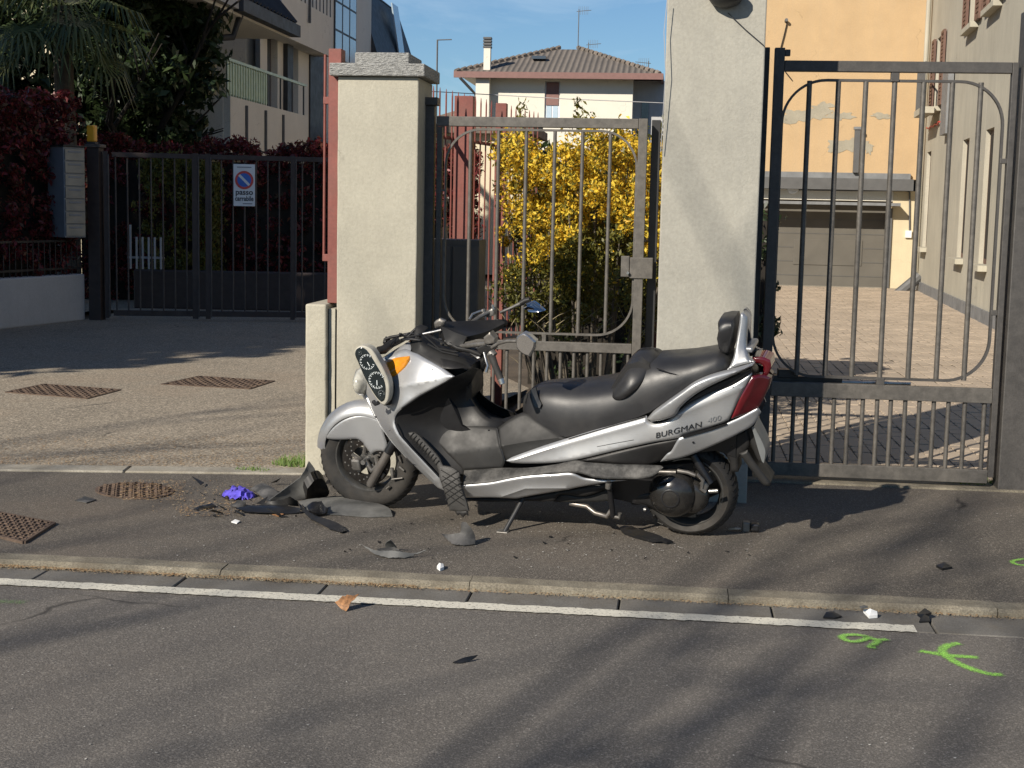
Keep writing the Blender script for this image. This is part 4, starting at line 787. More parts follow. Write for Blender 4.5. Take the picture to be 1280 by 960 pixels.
# lower eave with tiles and gutter
(e0, ez0), (e1, ez1) = LB(300, 8, -7.5), LB(370, 36, -7.5); ez = (ez0+ez1)/2
mesh_obj('eave_roof', [(1.0, e0, ez+.1), (1.0, e1, ez+.1), (-.2, e1, ez+1.5), (-.2, e0, ez+1.5)], [[0, 1, 2, 3]], MAT['slate'], lb)
k = 0
while e0+k*.22 < e1: MB().tube([(1.02, e0+k*.22, ez+.14), (-.2, e0+k*.22, ez+1.56)], .05, 5).obj('tile_roll', MAT['slate'], lb); k += 1
MB().box(.9, 1.08, e0-.05, e1+.05, ez-.12, ez+.10).obj('eave_gutter', MAT['slate'], lb); MB().box(-.88, .89, e0-3.0, e1, ez-.16, ez-.1).obj('soffit', MAT['leftwall'], lb); MB().box(-.9, 1.0, e0-3.1, e0-.06, ez-.09, ez+.25).obj('fascia', MAT['lowwall'], lb)
ty, tz = LB(314, 30, -8.0); MB().tube([(.85, e0+.5, ez-.12), (.75, e0+.4, ez-.5), (0, e0-.3, ez-.65), (-.7, e0-1.0, ez-.75)], .06, 8).obj('rain_pipe', MAT['slate'], lb, smooth=60)
# mansard at the far end
ym0 = LB(464, 40)[0]; zc_ = LB(500, 70)[1]
yB, zB = LB(526, 92, -8.25); yT, zT = LB(497, 16, -8.9); zc_ = zB-.3
MB().box(-8, 0, ym0+.002, yB-.3, 0, zc_-.002).obj('end_wing', MAT['leftwall'], lb); mesh_obj('mansard_roof', [(.25, ym0, zc_), (.25, yB, zc_), (-8, yB, zc_), (-8, ym0, zc_), (-.4, ym0, zT), (-.4, yT, zT), (-8, yT, zT), (-8, ym0, zT)], [[0, 1, 5, 4], [1, 2, 6, 5], [2, 3, 7, 6], [3, 0, 4, 7], [4, 5, 6, 7], [0, 1, 2, 3]], MAT['slate'], lb); mesh_obj('upper_roof', [(-.38, ym0-6, zT+.01), (-.38, yT, zT+.01), (-8, yT, zT+.01), (-8, ym0-6, zT+.01), (-3.5, ym0-3, zT+2.4), (-3.5, yT-4, zT+2.4)], [[0, 1, 5, 4], [1, 2, 5], [2, 3, 4, 5], [3, 0, 4]], MAT['slate'], lb)
sk0, skz = LB(495, 50)[0], LB(495, 50)[1]; MB().add([(.13, sk0, skz-.8), (.13, sk0+.9, skz-.8), (-.05, sk0+.3, skz+1.0), (-.05, sk0-.6, skz+1.0), (.17, sk0, skz-.8), (.17, sk0+.9, skz-.8), (-.01, sk0+.3, skz+1.0), (-.01, sk0-.6, skz+1.0)], [[4, 5, 6, 7], [0, 1, 5, 4], [1, 2, 6, 5], [2, 3, 7, 6], [3, 0, 4, 7]]).obj('roof_window', MAT['glassb'], lb)
# distant greenery that closes the view between the houses
hedge('garden_hedge', 'distant dark garden hedge in front of the white house', (0, 0, 0), (26, 2, 3.3), 9000, 300, .35, MAT['greenleaf'], 45, .5, loc=(-14, 46, 0))
# ================================================================== SCOOTER
Fc = G(463, 633); Rc = G(864, 667); xf = Fc-Rc; WB = float(np.linalg.norm(xf)); xf /= WB
lf = np.array([xf[1], -xf[0], 0]);
if lf[1] > 0: lf = -lf                       # left side of the scooter faces the street
LEAN = math.radians(8); lL = lf*math.cos(LEAN)-np.array([0, 0, 1])*math.sin(LEAN); uL = np.array([0, 0, 1])*math.cos(LEAN)+lf*math.sin(LEAN)
scooter = empty('motor_scooter')
mm = Matrix.Identity(4)
for i in range(3): mm[i][0] = xf[i]; mm[i][1] = lL[i]; mm[i][2] = uL[i]; mm[i][3] = Rc[i]
scooter.matrix_world = mm
tag(scooter, 'silver maxi scooter with smashed front and dangling dial cluster on side stand', 'scooter')
def S(px, py, w):
    d = ray(px, py); t = (w-((CAMP-Rc)@lL))/(d@lL); p = CAMP+d*t-Rc; return np.array([p@xf, w, p@uL])
def S3(k, *pts): return [Vector(S(*T(k, p)[0])) for p in pts]
def tps(xz, w, lam=1e-6):
    xz = np.array(xz); n = len(xz); d = np.linalg.norm(xz[:, None]-xz[None], axis=2); K = np.where(d > 1e-9, d*d*np.log(np.maximum(d, 1e-9)), 0)+lam*np.eye(n)
    P = np.hstack([np.ones((n, 1)), xz]); A = np.block([[K, P], [P.T, np.zeros((3, 3))]]); sol = np.linalg.lstsq(A, np.concatenate([w, np.zeros(3)]), rcond=None)[0]
    def f(q):
        q = np.atleast_2d(q); d = np.linalg.norm(q[:, None]-xz[None], axis=2); return np.where(d > 1e-9, d*d*np.log(np.maximum(d, 1e-9)), 0)@sol[:n]+np.hstack([np.ones((len(q), 1)), q])@sol[n:]
    return f
def ctl(*groups):
    pts = []
    for k, lst in groups:
        for (x, y, w) in T(k, *lst): s = S(x, y, w); pts.append((s[0], s[2], w))
    a = np.array(pts); return tps(a[:, :2], a[:, 2])
def smooth_loop(P, sub=4, corner=48):
    P = [np.array(p, float) for p in P]; n = len(P); cn = []
    for i in range(n):
        a = P[i]-P[i-1]; b = P[(i+1) % n]-P[i]; c = (a@b)/(np.linalg.norm(a)*np.linalg.norm(b)+1e-12); cn.append(math.degrees(math.acos(max(-1, min(1, c)))) > corner)
    out_ = []
    for i in range(n):
        p0, p1, p2, p3 = P[i-1], P[i], P[(i+1) % n], P[(i+2) % n]; L = np.linalg.norm(p2-p1)
        def tan(a, b, c): 
            t = (c-a); return t/(np.linalg.norm(t)+1e-12)*L
        m1 = (p2-p1) if cn[i] else tan(p0, p1, p2); m2 = (p2-p1) if cn[(i+1) % n] else tan(p1, p2, p3)
        for k in range(sub):
            t = k/sub; out_.append((2*t**3-3*t**2+1)*p1+(t**3-2*t**2+t)*m1+(-2*t**3+3*t**2)*p2+(t**3-t**2)*m2)
    return np.array(out_)
def resample(P, L):
    out_ = []
    for i in range(len(P)):
        a, b = P[i], P[(i+1) % len(P)]; k = max(1, int(np.ceil(np.linalg.norm(b-a)/L)))
        for j in range(k): out_.append(a+(b-a)*j/k)
    return np.array(out_)
def inside(q, poly):
    x, y = q[:, 0], q[:, 1]; c = np.zeros(len(q), bool); j = len(poly)-1
    for i in range(len(poly)):
        xi, yi = poly[i]; xj, yj = poly[j]; h = ((yi > y) != (yj > y)) & (x < (xj-xi)*(y-yi)/(yj-yi+1e-15)+xi); c ^= h; j = i
    return c
def bdist(q, poly):
    a = poly; b = np.roll(poly, -1, 0); ab = b-a; d = q[:, None]-a[None]; t = np.clip((d*ab[None]).sum(2)/((ab**2).sum(1)[None]+1e-15), 0, 1); return np.linalg.norm(d-t[..., None]*ab[None], axis=2).min(1)
def ldist(q, line):
    best = None
    for i in range(len(line)-1):
        a, b = line[i], line[i+1]; ab = b-a; d = q-a; t = np.clip((d@ab)/((ab@ab)+1e-15), 0, 1); e = np.linalg.norm(d-t[:, None]*ab, axis=1); best = e if best is None else np.minimum(best, e)
    return best
def panel(name, k, outline, f, mat, parent=None, off=0.0, thick=.006, grid=.013, edge=.006, er=.012, sub=4, corner=48, ridges=(), mirror=False, bulge=0, smooth=35):
    parent = parent or scooter; P = []
    if not callable(f): wv = float(f); f = lambda q, wv=wv: np.full(len(np.atleast_2d(q)), wv)
    for (x, y) in T(k, *outline):
        w = .2
        for _ in range(6): s = S(x, y, w); w = float(f(np.array([[s[0], s[2]]]))[0])+off
        P.append((s[0], s[2]))
    poly = resample(smooth_loop(P, sub, corner), .011); lo = poly.min(0); hi = poly.max(0)
    g = np.stack(np.meshgrid(np.arange(lo[0], hi[0], grid), np.arange(lo[1], hi[1], grid)), -1).reshape(-1, 2); g = g+rng.uniform(-.1, .1, g.shape)*grid
    ins = g[inside(g, poly)]
    if len(ins): ins = ins[bdist(ins, poly) > max(grid*.45, er*1.2)]
    ring = []
    if er: 
        cpt = poly+0; nx = np.roll(poly, -1, 0)-np.roll(poly, 1, 0); nn = np.stack([-nx[:, 1], nx[:, 0]], 1); nn /= np.linalg.norm(nn, axis=1)[:, None]+1e-12
        for sgn in (1, -1):
            for fr_c in (.3, .65, 1.0):
                q = poly+nn*er*fr_c*sgn; q = q[inside(q, poly)]; q = q[bdist(q, poly) > er*fr_c*.9] if len(q) else q
                if len(q): ring.append(q)
    RL = []
    for (rk, line, amp, wid) in ridges:
        L = []
        for (x_, y_) in T(rk, *line):
            w = .2
            for _ in range(5): s = S(x_, y_, w); w = float(f(np.array([[s[0], s[2]]]))[0])+off
            L.append(np.array([s[0], s[2]]))
        RL.append((L, amp, wid)); q = []
        for i in range(len(L)-1):
            k_ = max(2, int(np.linalg.norm(L[i+1]-L[i])/.007)); tt = L[i+1]-L[i]; nv = np.array([-tt[1], tt[0]])/(np.linalg.norm(tt)+1e-9)
            for t in np.linspace(0, 1, k_): 
                b_ = L[i]+tt*t; q += [b_, b_+nv*wid*.5, b_-nv*wid*.5]
        q = np.array(q); q = q[inside(q, poly)]; q = q[bdist(q, poly) > .003] if len(q) else q
        if len(q):
            ring.append(q)
            if len(ins): ins = ins[np.array([np.linalg.norm(q-p, axis=1).min() for p in ins]) > .006]
    pts = np.vstack([poly]+([ins] if len(ins) else [])+ring); n = len(poly)
    vo, eo, fo, *_ = delaunay_2d_cdt([Vector((float(a), float(b))) for a, b in pts], [], [list(range(n))], 1, 1e-5)
    q = np.array([[v.x, v.y] for v in vo]); d = bdist(q, poly); y = f(q)+off
    for (L, amp, wid) in RL:
        y = y+amp*np.exp(-ldist(q, L)/wid)
    if bulge: dm = max(d.max(), 1e-6); y = y+bulge*np.sqrt(np.clip(1-(1-np.clip(d/dm, 0, 1))**2, 0, 1))
    if er: y = y-edge*(1-np.clip(d/er, 0, 1))**2
    V = [(a, yy, b) for (a, b), yy in zip(q, y)]; Fc_ = [list(t) for t in fo]; N = len(V)
    V2 = [(a, yy-thick, b) for (a, b), yy in zip(q, y)]
    from collections import Counter
    ec = Counter()
    for t in Fc_:
        for i in range(len(t)): ec[tuple(sorted((t[i], t[(i+1) % len(t)])))] += 1
    faces = Fc_+[[i+N for i in t[::-1]] for t in Fc_]
    for t in Fc_:
        for i in range(len(t)):
            a, b = t[i], t[(i+1) % len(t)]
            if ec[tuple(sorted((a, b)))] == 1: faces.append([b, a, a+N, b+N])
    o = mesh_obj(name, V+V2, faces, mat, parent, smooth)
    if mirror:
        o2 = mesh_obj(name, [(a, -b, c) for a, b, c in V+V2], [t[::-1] for t in faces], mat, parent, smooth)
    return o
def jag(P):
    P = resample(P, .012); d = rng.normal(0, .0005, P.shape); k = rng.random(len(P)) < .10; d[k] *= 5; return P+d
def fill3(W3, thick, curl=0.0, sub=3, both=False):
    c = sum(W3, Vector())/len(W3); n = Vector()
    for i in range(len(W3)): n += (W3[i]-c).cross(W3[(i+1) % len(W3)]-c)
    n.normalize(); n = n if (n.z > 0 or both) else -n; u = (W3[0]-c).normalized(); u = (u-n*u.dot(n)).normalized(); v = n.cross(u)
    P = [((p-c).dot(u), (p-c).dot(v)) for p in W3]; poly = smooth_loop(P, sub, 40) if both else jag(smooth_loop(P, sub, 25)); hts = tps(np.array(P), np.array([(p-c).dot(n) for p in W3]), 1e-5)
    lo, hi = poly.min(0), poly.max(0); g_ = max(.010, float((hi-lo).max())/12); g = np.stack(np.meshgrid(np.arange(lo[0], hi[0], g_), np.arange(lo[1], hi[1], g_)), -1).reshape(-1, 2); g = g+rng.uniform(-.1, .1, g.shape)*g_; ins = g[inside(g, poly)]
    if len(ins): ins = ins[bdist(ins, poly) > g_*.4]
    pts2 = np.vstack([poly, ins]) if len(ins) else poly
    vo, eo, fo, *_ = delaunay_2d_cdt([Vector((float(a), float(b))) for a, b in pts2], [], [list(range(len(poly)))], 1, 1e-6); q = np.array([[t.x, t.y] for t in vo]); hh = hts(q)+curl*bdist(q, poly)
    V = [u*float(a)+v*float(b)+n*float(h) for (a, b), h in zip(q, hh)]; N = len(V); V2 = [p+n*thick for p in V]
    from collections import Counter
    ec = Counter(); Fs = [list(t) for t in fo]
    for t in Fs:
        for i in range(len(t)): ec[tuple(sorted((t[i], t[(i+1) % len(t)])))] += 1
    faces = Fs+[[i+N for i in t[::-1]] for t in Fs]
    for t in Fs:
        for i in range(len(t)):
            a, b = t[i], t[(i+1) % len(t)]
            if ec[tuple(sorted((a, b)))] == 1: faces.append([b, a, a+N, b+N])
    return c, V+V2, faces
def panel3(name, k, pts, mat, thick, curl=0.0, parent=None):
    c, V, faces = fill3(S3(k, *pts), thick, curl, 3, True); return mesh_obj(name, [p+c for p in V], faces, mat, parent or scooter, 40)
# ---------------- wheels
def wheel(name, c, r, wid, rim_r, spokes, front):
    w = empty(name, tuple(c), 0, scooter); hw = wid/2; R = r; rr = rim_r
    prof = [(rr-.004, -hw*.72), (rr+.012, -hw*.86), (rr+(R-rr)*.45, -hw*1.0), (R-.028, -hw*.93), (R-.010, -hw*.62), (R-.002, -hw*.25), (R, 0), (R-.002, hw*.25), (R-.010, hw*.62), (R-.028, hw*.93), (rr+(R-rr)*.45, hw*1.0), (rr+.012, hw*.86), (rr-.004, hw*.72), (rr-.012, 0)]
    ty = MB().lathe(prof, (0, 0, 0), (0, 1, 0), 72, closed=True).obj('tyre', MAT['rubber'], w, smooth=50)
    gm = MB()
    for k in range(44):
        a = 2*math.pi*k/44
        for sgn in (-1, 1):
            L = []
            for t in (0, .5, 1):
                y = sgn*(hw*.12+hw*.70*t); aa = a+sgn*.05+t*.14; pr = R-.0005-.0095*max(0, (abs(y)/hw-.25)/.37)**1.4; L.append(Vector((math.cos(aa)*pr, y, math.sin(aa)*pr)))
            gm.tube(L, .0028, 4)
    tag(gm.obj('tread_grooves', MAT['black'], ty), kind='stuff')
    rp_ = [(rr+.008, -hw*.70), (rr+.010, -hw*.78), (rr-.002, -hw*.80), (rr-.012, -hw*.62), (rr-.022, -hw*.3), (rr-.022, hw*.3), (rr-.012, hw*.62), (rr-.002, hw*.80), (rr+.010, hw*.78), (rr+.008, hw*.70)]
    MB().lathe(rp_, (0, 0, 0), (0, 1, 0), 64, closed=True).obj('rim', MAT['alloy'], w, smooth=40)
    MB().lathe([(0, -hw*.7), (.038, -hw*.7), (.042, -hw*.4), (.042, hw*.4), (.038, hw*.7), (0, hw*.7)], (0, 0, 0), (0, 1, 0), 28).obj('hub', MAT['alloy'], w, smooth=40)
    for k in range(spokes):
        a = 2*math.pi*k/spokes+.45; d = Vector((math.cos(a), 0, math.sin(a))); t = Vector((-math.sin(a), 0, math.cos(a))); m = MB(); secs = []
        for s, ww, dy in ((.03, .024, .018), (rr*.5, .018, .014), (rr-.016, .026, .018)): secs.append([d*s+t*ww+Vector((0, dy, 0)), d*s-t*ww+Vector((0, dy, 0)), d*s-t*ww-Vector((0, dy, 0)), d*s+t*ww-Vector((0, dy, 0))])
        m.loft(secs).obj('spoke', MAT['alloy'], w, smooth=40, bevel=.004)
    return w
fcl = S(463, 571, 0); rcl = S(863, 610.5, 0); fr_ = float(fcl[2]); rr_ = float(rcl[2])
fw = wheel('front_wheel', fcl, fr_, .115, .165, 3, True); rw = wheel('rear_wheel', rcl, rr_, .135, .160, 3, False)
# brake disc with bright dots painting the lit background seen through holes
m = MB(); m.lathe([(.075, -.0025), (.128, -.0025), (.128, .0025), (.075, .0025)], (0, .052, 0), (0, 1, 0), 56, closed=True); dsc = m.obj('brake_disc', MAT['disc'], fw, smooth=30)
hm = MB()
for k in range(36):
    a = 2*math.pi*k/36; r_ = (.088, .102, .116)[k % 3]; hm.lathe([(0, .0), (.0042, 0)], (math.cos(a)*r_, .0552, math.sin(a)*r_), (0, 1, 0), 8)
tag(hm.obj('bright_hole_dots', MAT['steel'], dsc), kind='stuff')
for k in range(5):
    a = 2*math.pi*k/5; MB().tube([(math.cos(a)*.035, .05, math.sin(a)*.035), (math.cos(a+.3)*.08, .05, math.sin(a+.3)*.08)], .010, 6).obj('disc_arm', MAT['castalu'], dsc)
c0, c1 = S3('W', (330, 500, .075), (345, 585, .075)); m = MB(); m.loft([[(p.x+dx, y, p.z+dz) for dx, dz, y in ((-.024, 0, .045), (.024, 0, .045), (.024, 0, .095), (-.024, 0, .095))] for p in (c0, (c0+c1)/2, c1)]).obj('brake_caliper', MAT['castalu'], scooter, bevel=.010, seg=3)
# fork
f0, f1, f2 = S3('W', (430, 705, .085), (572, 455, .085), (640, 330, .075))
m = MB(); m.tube([f0, f0.lerp(f1, .06), f1], [.016, .021, .021], 20); m.obj('fork_leg', MAT['fork'], scooter, smooth=50); MB().tube([f1, f2], [.024, .024], 16).obj('fork_boot', MAT['black'], scooter, smooth=50)
g0, g1, g2 = S3('W', (430, 705, -.085), (572, 455, -.085), (640, 330, -.075)); MB().tube([g0, g1, g2], .021, 14).obj('fork_leg', MAT['fork'], scooter, smooth=50)
MB().tube([Vector(fcl)+Vector((0, -.1, 0)), Vector(fcl)+Vector((0, .1, 0))], .012, 12).obj('axle', MAT['steel'], scooter, smooth=50)
pm1, pm2, pm3 = S3('W', (450, 590, .075), (500, 550, .075), (480, 480, .080)); MB().tube([Vector(fcl)+Vector((0, .07, 0)), pm1, pm2, pm3], [.016, .014, .018, .012], 10).obj('fork_bracket', MAT['castalu'], scooter, smooth=50)
for (x_, y_, x2_, y2_, r_) in ((600, 570, 605, 640, .010), (650, 480, 665, 520, .007), (560, 725, 585, 705, .006), (600, 655, 680, 645, .005), (655, 560, 690, 590, .007), (540, 610, 520, 650, .008)):
    MB().tube(S3('W', (x_, y_, .065), (x2_, y2_, .065)), [r_, r_*.8], 8).obj('bracket', MAT['castalu'], scooter, smooth=50)
# ---------------- front fender: arch swept round the wheel + side skirts
fend = []
cx, cz = float(fcl[0]), float(fcl[2])
for k in range(19):
    a = math.radians(8+128*k/18); R1 = fr_+.022+.012*math.sin(math.radians(180*k/18)); hw = .078*(1-.35*max(0, (4-k)/4)**2); s_ = []
    for j in range(11):
        t = -1+2*j/10; rr1 = R1-.052*abs(t)**2.6-(.006 if abs(t) > .9 else 0); s_.append((cx+math.cos(a)*rr1, hw*t, cz+math.sin(a)*rr1))
    for j in range(10, -1, -1):
        t = -1+2*j/10; rr1 = R1-.005-.052*abs(t)**2.6-(.006 if abs(t) > .9 else 0); s_.append((cx+math.cos(a)*rr1, hw*t*.97, cz+math.sin(a)*rr1))
    fend.append(s_)
MB().loft(fend).obj('front_fender', MAT['silver'], scooter, smooth=60)
panel('fender_skirt', 'W', [(90, 338), (112, 305), (160, 258), (225, 212), (300, 182), (370, 172), (440, 180), (505, 222), (540, 330), (560, 410), (545, 450), (480, 445), (440, 470), (400, 415), (370, 375), (330, 355), (240, 358), (120, 355)], .0745, MAT['silver'], thick=.005, edge=.006, mirror=True)
# ---------------- body panels
fair = ctl(('A', [(195, 330, .06), (205, 300, .06), (250, 260, .10), (340, 222, .13), (238, 430, .12), (270, 490, .15), (310, 545, .17), (381, 229, .16), (404, 238, .18), (482, 282, .235), (530, 313, .265), (409, 383, .262), (323, 450, .255), (337, 520, .26), (300, 350, .205), (420, 660, .22), (478, 672, .255), (492, 716, .245), (360, 600, .20), (376, 565, .262), (430, 622, .26), (400, 310, .235)]))
panel('front_fairing', 'A', [(350, 218), (381, 229), (404, 238), (482, 282), (530, 313), (499, 336), (409, 383), (348, 425), (323, 450), (319, 475), (337, 520), (376, 565), (430, 622), (478, 672), (492, 716), (470, 706), (420, 660), (360, 600), (310, 545), (270, 490), (238, 430), (222, 385), (205, 355), (195, 330), (203, 300), (250, 262), (300, 238)], fair, MAT['silver'], thick=.008, edge=.008, er=.014, ridges=(('A', [(340, 345), (420, 330), (520, 308)], .010, .03), ('A', [(315, 490), (362, 570), (415, 630), (465, 680)], .010, .02)), mirror=True)
m = MB()  # nose bridging the two fairing halves
nose = [(205, 300, .06), (195, 330, .06), (215, 375, .075), (238, 430, .12), (270, 490, .15), (310, 545, .17), (360, 600, .19)]; secs = []
for (x_, y_, w) in nose:
    p = S3('A', (x_, y_, w))[0]; row = []
    for j in range(13): t = -1+2*j/12; row.append((p.x+.055*(1-t*t), w*t, p.z))
    for j in range(12, -1, -1): t = -1+2*j/12; row.append((p.x+.055*(1-t*t)-.008, w*t*.96, p.z))
    secs.append(row)
m.loft(secs).obj('nose', MAT['silver'], scooter, smooth=60)
panel('nose_top', 'K', [(612, 520), (640, 490), (780, 402), (800, 440), (795, 480), (790, 500), (700, 525), (625, 540)], ctl(('K', [(612, 520, .12), (780, 402, .08), (795, 490, .14), (700, 470, .11)])), MAT['silver'], off=.004, mirror=True)
panel('indicator', 'K', [(600, 550), (690, 525), (788, 513), (790, 540), (760, 590), (710, 640), (665, 670), (650, 665), (625, 610)], fair, MAT['orange'], off=.010, thick=.02, edge=.010, er=.012, ridges=(('K', [(640, 640), (700, 600), (785, 530)], .008, .010),), mirror=True)
# headlight
hc = S3('K', (430, 690, .03))[0]; hl_ = []
for k in range(13):
    a = math.pi*k/12; hl_.append([(hc.x-.02+.048*math.sin(a)*math.cos(b), .15*math.sin(a)*math.sin(b) if True else 0, hc.z+.078*math.cos(a)+.0) for b in np.linspace(0, 2*math.pi, 24, endpoint=False)])
MB().loft([[(p[0], p[1], p[2]) for p in s_] for s_ in hl_]).obj('headlight', MAT['clear'], scooter, smooth=70)
# inner leg shield and tunnel
shield = ctl(('A', [(530, 313, .255), (323, 450, .243), (337, 520, .248), (376, 565, .248), (600, 285, .10), (575, 360, .09), (620, 440, .10), (660, 468, .11), (480, 420, .165), (420, 500, .19), (520, 480, .14), (450, 560, .20), (430, 380, .225)]))
panel('leg_shield', 'A', [(527, 316), (560, 300), (600, 280), (618, 285), (595, 325), (582, 350), (585, 385), (610, 425), (650, 462), (700, 472), (720, 500), (560, 500), (520, 520), (560, 600), (565, 660), (500, 690), (478, 668), (430, 618), (376, 560), (337, 516), (321, 475), (326, 450), (350, 424), (409, 381), (499, 334)], shield, MAT['dark'], thick=.008, edge=.004, mirror=True)
tun = ctl(('C8', [(55, 170, .165), (300, 150, .135), (530, 165, .145), (340, 415, .205), (560, 405, .215), (545, 260, .19), (690, 80, .12), (950, 232, .18), (150, 240, .18), (350, 300, .19), (700, 260, .195), (700, 180, .165)]))
panel('tunnel_cover', 'C8', [(55, 168), (120, 155), (300, 150), (440, 158), (527, 168), (532, 200), (542, 260), (572, 360), (558, 404), (340, 415), (330, 420), (250, 335), (150, 240), (60, 188)], tun, MAT['darkgrey'], edge=.005, ridges=(('C8', [(150, 330), (350, 300), (545, 268)], .004, .03),), mirror=True)
panel('seat_front_cover', 'C8', [(534, 164), (600, 118), (690, 80), (760, 120), (870, 190), (950, 232), (580, 362), (548, 262), (537, 200)], tun, MAT['darkgrey'], edge=.005, off=.002, ridges=(('C8', [(550, 270), (720, 240), (930, 215)], .014, .03),), mirror=True)
m = MB(); top = [(560, 300, .09), (590, 375, .09), (640, 450, .10), (690, 470, .11), (740, 455, .12), (800, 425, .13)]; secs = []
for (x_, y_, w) in [(612, 290, .09), (585, 330, .09), (578, 370, .09), (600, 415, .095), (640, 450, .10), (690, 468, .11), (740, 455, .12), (790, 435, .13)]:
    p = S3('A', (x_, y_, 0))[0]; secs.append([(p.x, w*t, p.z-.02*abs(t)**2) for t in np.linspace(-1, 1, 9)]+[(p.x-.0, w*t, p.z-.10) for t in np.linspace(1, -1, 9)])
m.loft(secs).obj('tunnel_top', MAT['dark'], scooter, smooth=60)
side = ctl(('C8', [(565, 388, .235)]), ('B', [(0, 600, .225), (200, 530, .212), (340, 490, .208), (475, 450, .20), (840, 295, .135), (850, 300, .13), (765, 465, .155), (590, 528, .205), (395, 568, .232), (229, 607, .24), (600, 440, .19), (700, 390, .168), (470, 500, .215), (470, 625, .215), (545, 580, .20), (520, 615, .185), (680, 570, .165), (870, 430, .11), (800, 455, .14), (870, 440, .105)]))
panel('side_panel', 'B', [(-22, 611), (0, 598), (100, 562), (200, 530), (340, 488), (474, 452), (484, 472), (510, 479), (552, 466), (582, 441), (620, 412), (700, 371), (770, 345), (846, 300), (845, 314), (800, 392), (765, 465), (700, 492), (600, 520), (588, 530), (500, 546), (395, 568), (229, 607), (150, 618), (60, 621), (0, 618)], side, MAT['silver'], thick=.008, edge=.008, er=.014, ridges=(('B', [(590, 445), (700, 400), (830, 345)], .007, .02), ('B', [(10, 606), (200, 545), (470, 470)], .008, .02)), mirror=True)
panel('side_lower_trim', 'B', [(235, 610), (395, 571), (500, 549), (588, 532), (590, 545), (565, 575), (545, 585), (520, 612), (470, 626), (350, 620)], side, MAT['dark'], off=-.012, thick=.008, mirror=True)
panel('tail_lower_panel', 'B', [(592, 530), (700, 500), (762, 476), (800, 460), (868, 425), (878, 440), (855, 480), (810, 510), (680, 570), (600, 600), (522, 615), (545, 588), (560, 578), (575, 552)], side, MAT['silver'], off=-.002, thick=.008, edge=.007, mirror=True)
panel('vent_slot', 'B', [(600, 521), (680, 500), (758, 477), (760, 484), (690, 508), (605, 531)], side, MAT['black'], off=.003, thick=.005, er=0, mirror=True)
# tail
panel('grab_rail', 'B', [(476, 462), (500, 436), (600, 365), (640, 337), (700, 311), (790, 286), (856, 264), (852, 276), (780, 310), (700, 347), (640, 382), (592, 425), (576, 450), (540, 466), (490, 475)], ctl(('B', [(476, 462, .225), (600, 390, .235), (700, 330, .215), (855, 268, .15), (540, 440, .235)])), MAT['silver'], thick=.028, edge=.012, er=.012, bulge=.008, mirror=True)
panel('rail_recess', 'B', [(590, 430), (640, 388), (700, 352), (790, 312), (845, 285), (846, 296), (770, 342), (700, 368), (620, 408)], side, MAT['black'], off=.003, thick=.006, er=0)
# seat: lofted
def seat_loft(name, st, mat, pw=(.55, .75), n=25):
    secs = []
    for (x_, yt, yb, hw) in st:
        pt = S3('B', (x_, yt, hw*.35))[0]; pb = S3('B', (x_, yb, hw))[0]; x = (pt.x+pb.x)/2; row = []
        for k in range(n):
            a = math.pi*k/(n-1); c = math.cos(a); s_ = math.sin(a); row.append((x, hw*math.copysign(abs(c)**pw[0], c), pb.z+(pt.z-pb.z)*abs(s_)**pw[1]))
        secs.append(row)
    return MB().loft(secs).obj(name, mat, scooter, smooth=70)
st = seat_loft('seat', [(40, 410, 425, .03), (44, 375, 435, .08), (60, 356, 450, .115), (85, 345, 470, .14), (120, 340, 492, .158), (160, 339, 512, .172), (200, 339, 528, .182), (260, 336, 515, .195), (320, 328, 497, .203), (370, 318, 483, .205), (420, 285, 468, .203), (460, 255, 455, .202), (500, 243, 437, .20), (560, 240, 395, .198), (620, 236, 358, .19), (680, 226, 330, .178), (720, 217, 312, .165), (750, 214, 300, .15), (768, 235, 292, .13)], MAT['seat'])
panel('lumbar_pad', 'B', [(345, 387), (352, 360), (375, 325), (395, 290), (412, 255), (440, 228), (470, 222), (500, 230), (511, 245), (500, 280), (465, 335), (430, 372), (395, 397), (365, 402)], ctl(('B', [(345, 387, .16), (440, 228, .05), (505, 240, .07), (430, 372, .20), (420, 300, .15)])), MAT['seat'], thick=.06, edge=.015, er=.03, bulge=.03, mirror=True)
m = MB(); secs = []
for (x_, y_, w) in ((352, 375, .05), (372, 320, .06), (395, 278, .07), (430, 232, .08), (470, 222, .08), (505, 235, .075), (520, 262, .06)):
    p = S3('B', (x_, y_, 0))[0]; secs.append([(p.x, .15*t, p.z-.015*t*t) for t in np.linspace(-1, 1, 9)]+[(p.x, .15*t, p.z-.09) for t in np.linspace(1, -1, 9)])
m.loft(secs).obj('lumbar_roll', MAT['seat'], scooter, smooth=60)
panel('tape_mark', 'B', [(66, 358), (84, 352), (92, 385), (104, 410), (98, 424), (82, 420), (72, 395)], ctl(('B', [(66, 358, .124), (84, 352, .13), (92, 385, .145), (104, 415, .162), (82, 420, .157)])), MAT['black'], off=-.004, thick=.012, er=0)
seat_ctl = ctl(('B', [(511, 284, .17), (555, 300, .175), (599, 311, .175), (659, 316, .172), (710, 306, .16), (754, 291, .145), (600, 345, .186), (600, 270, .145)]))
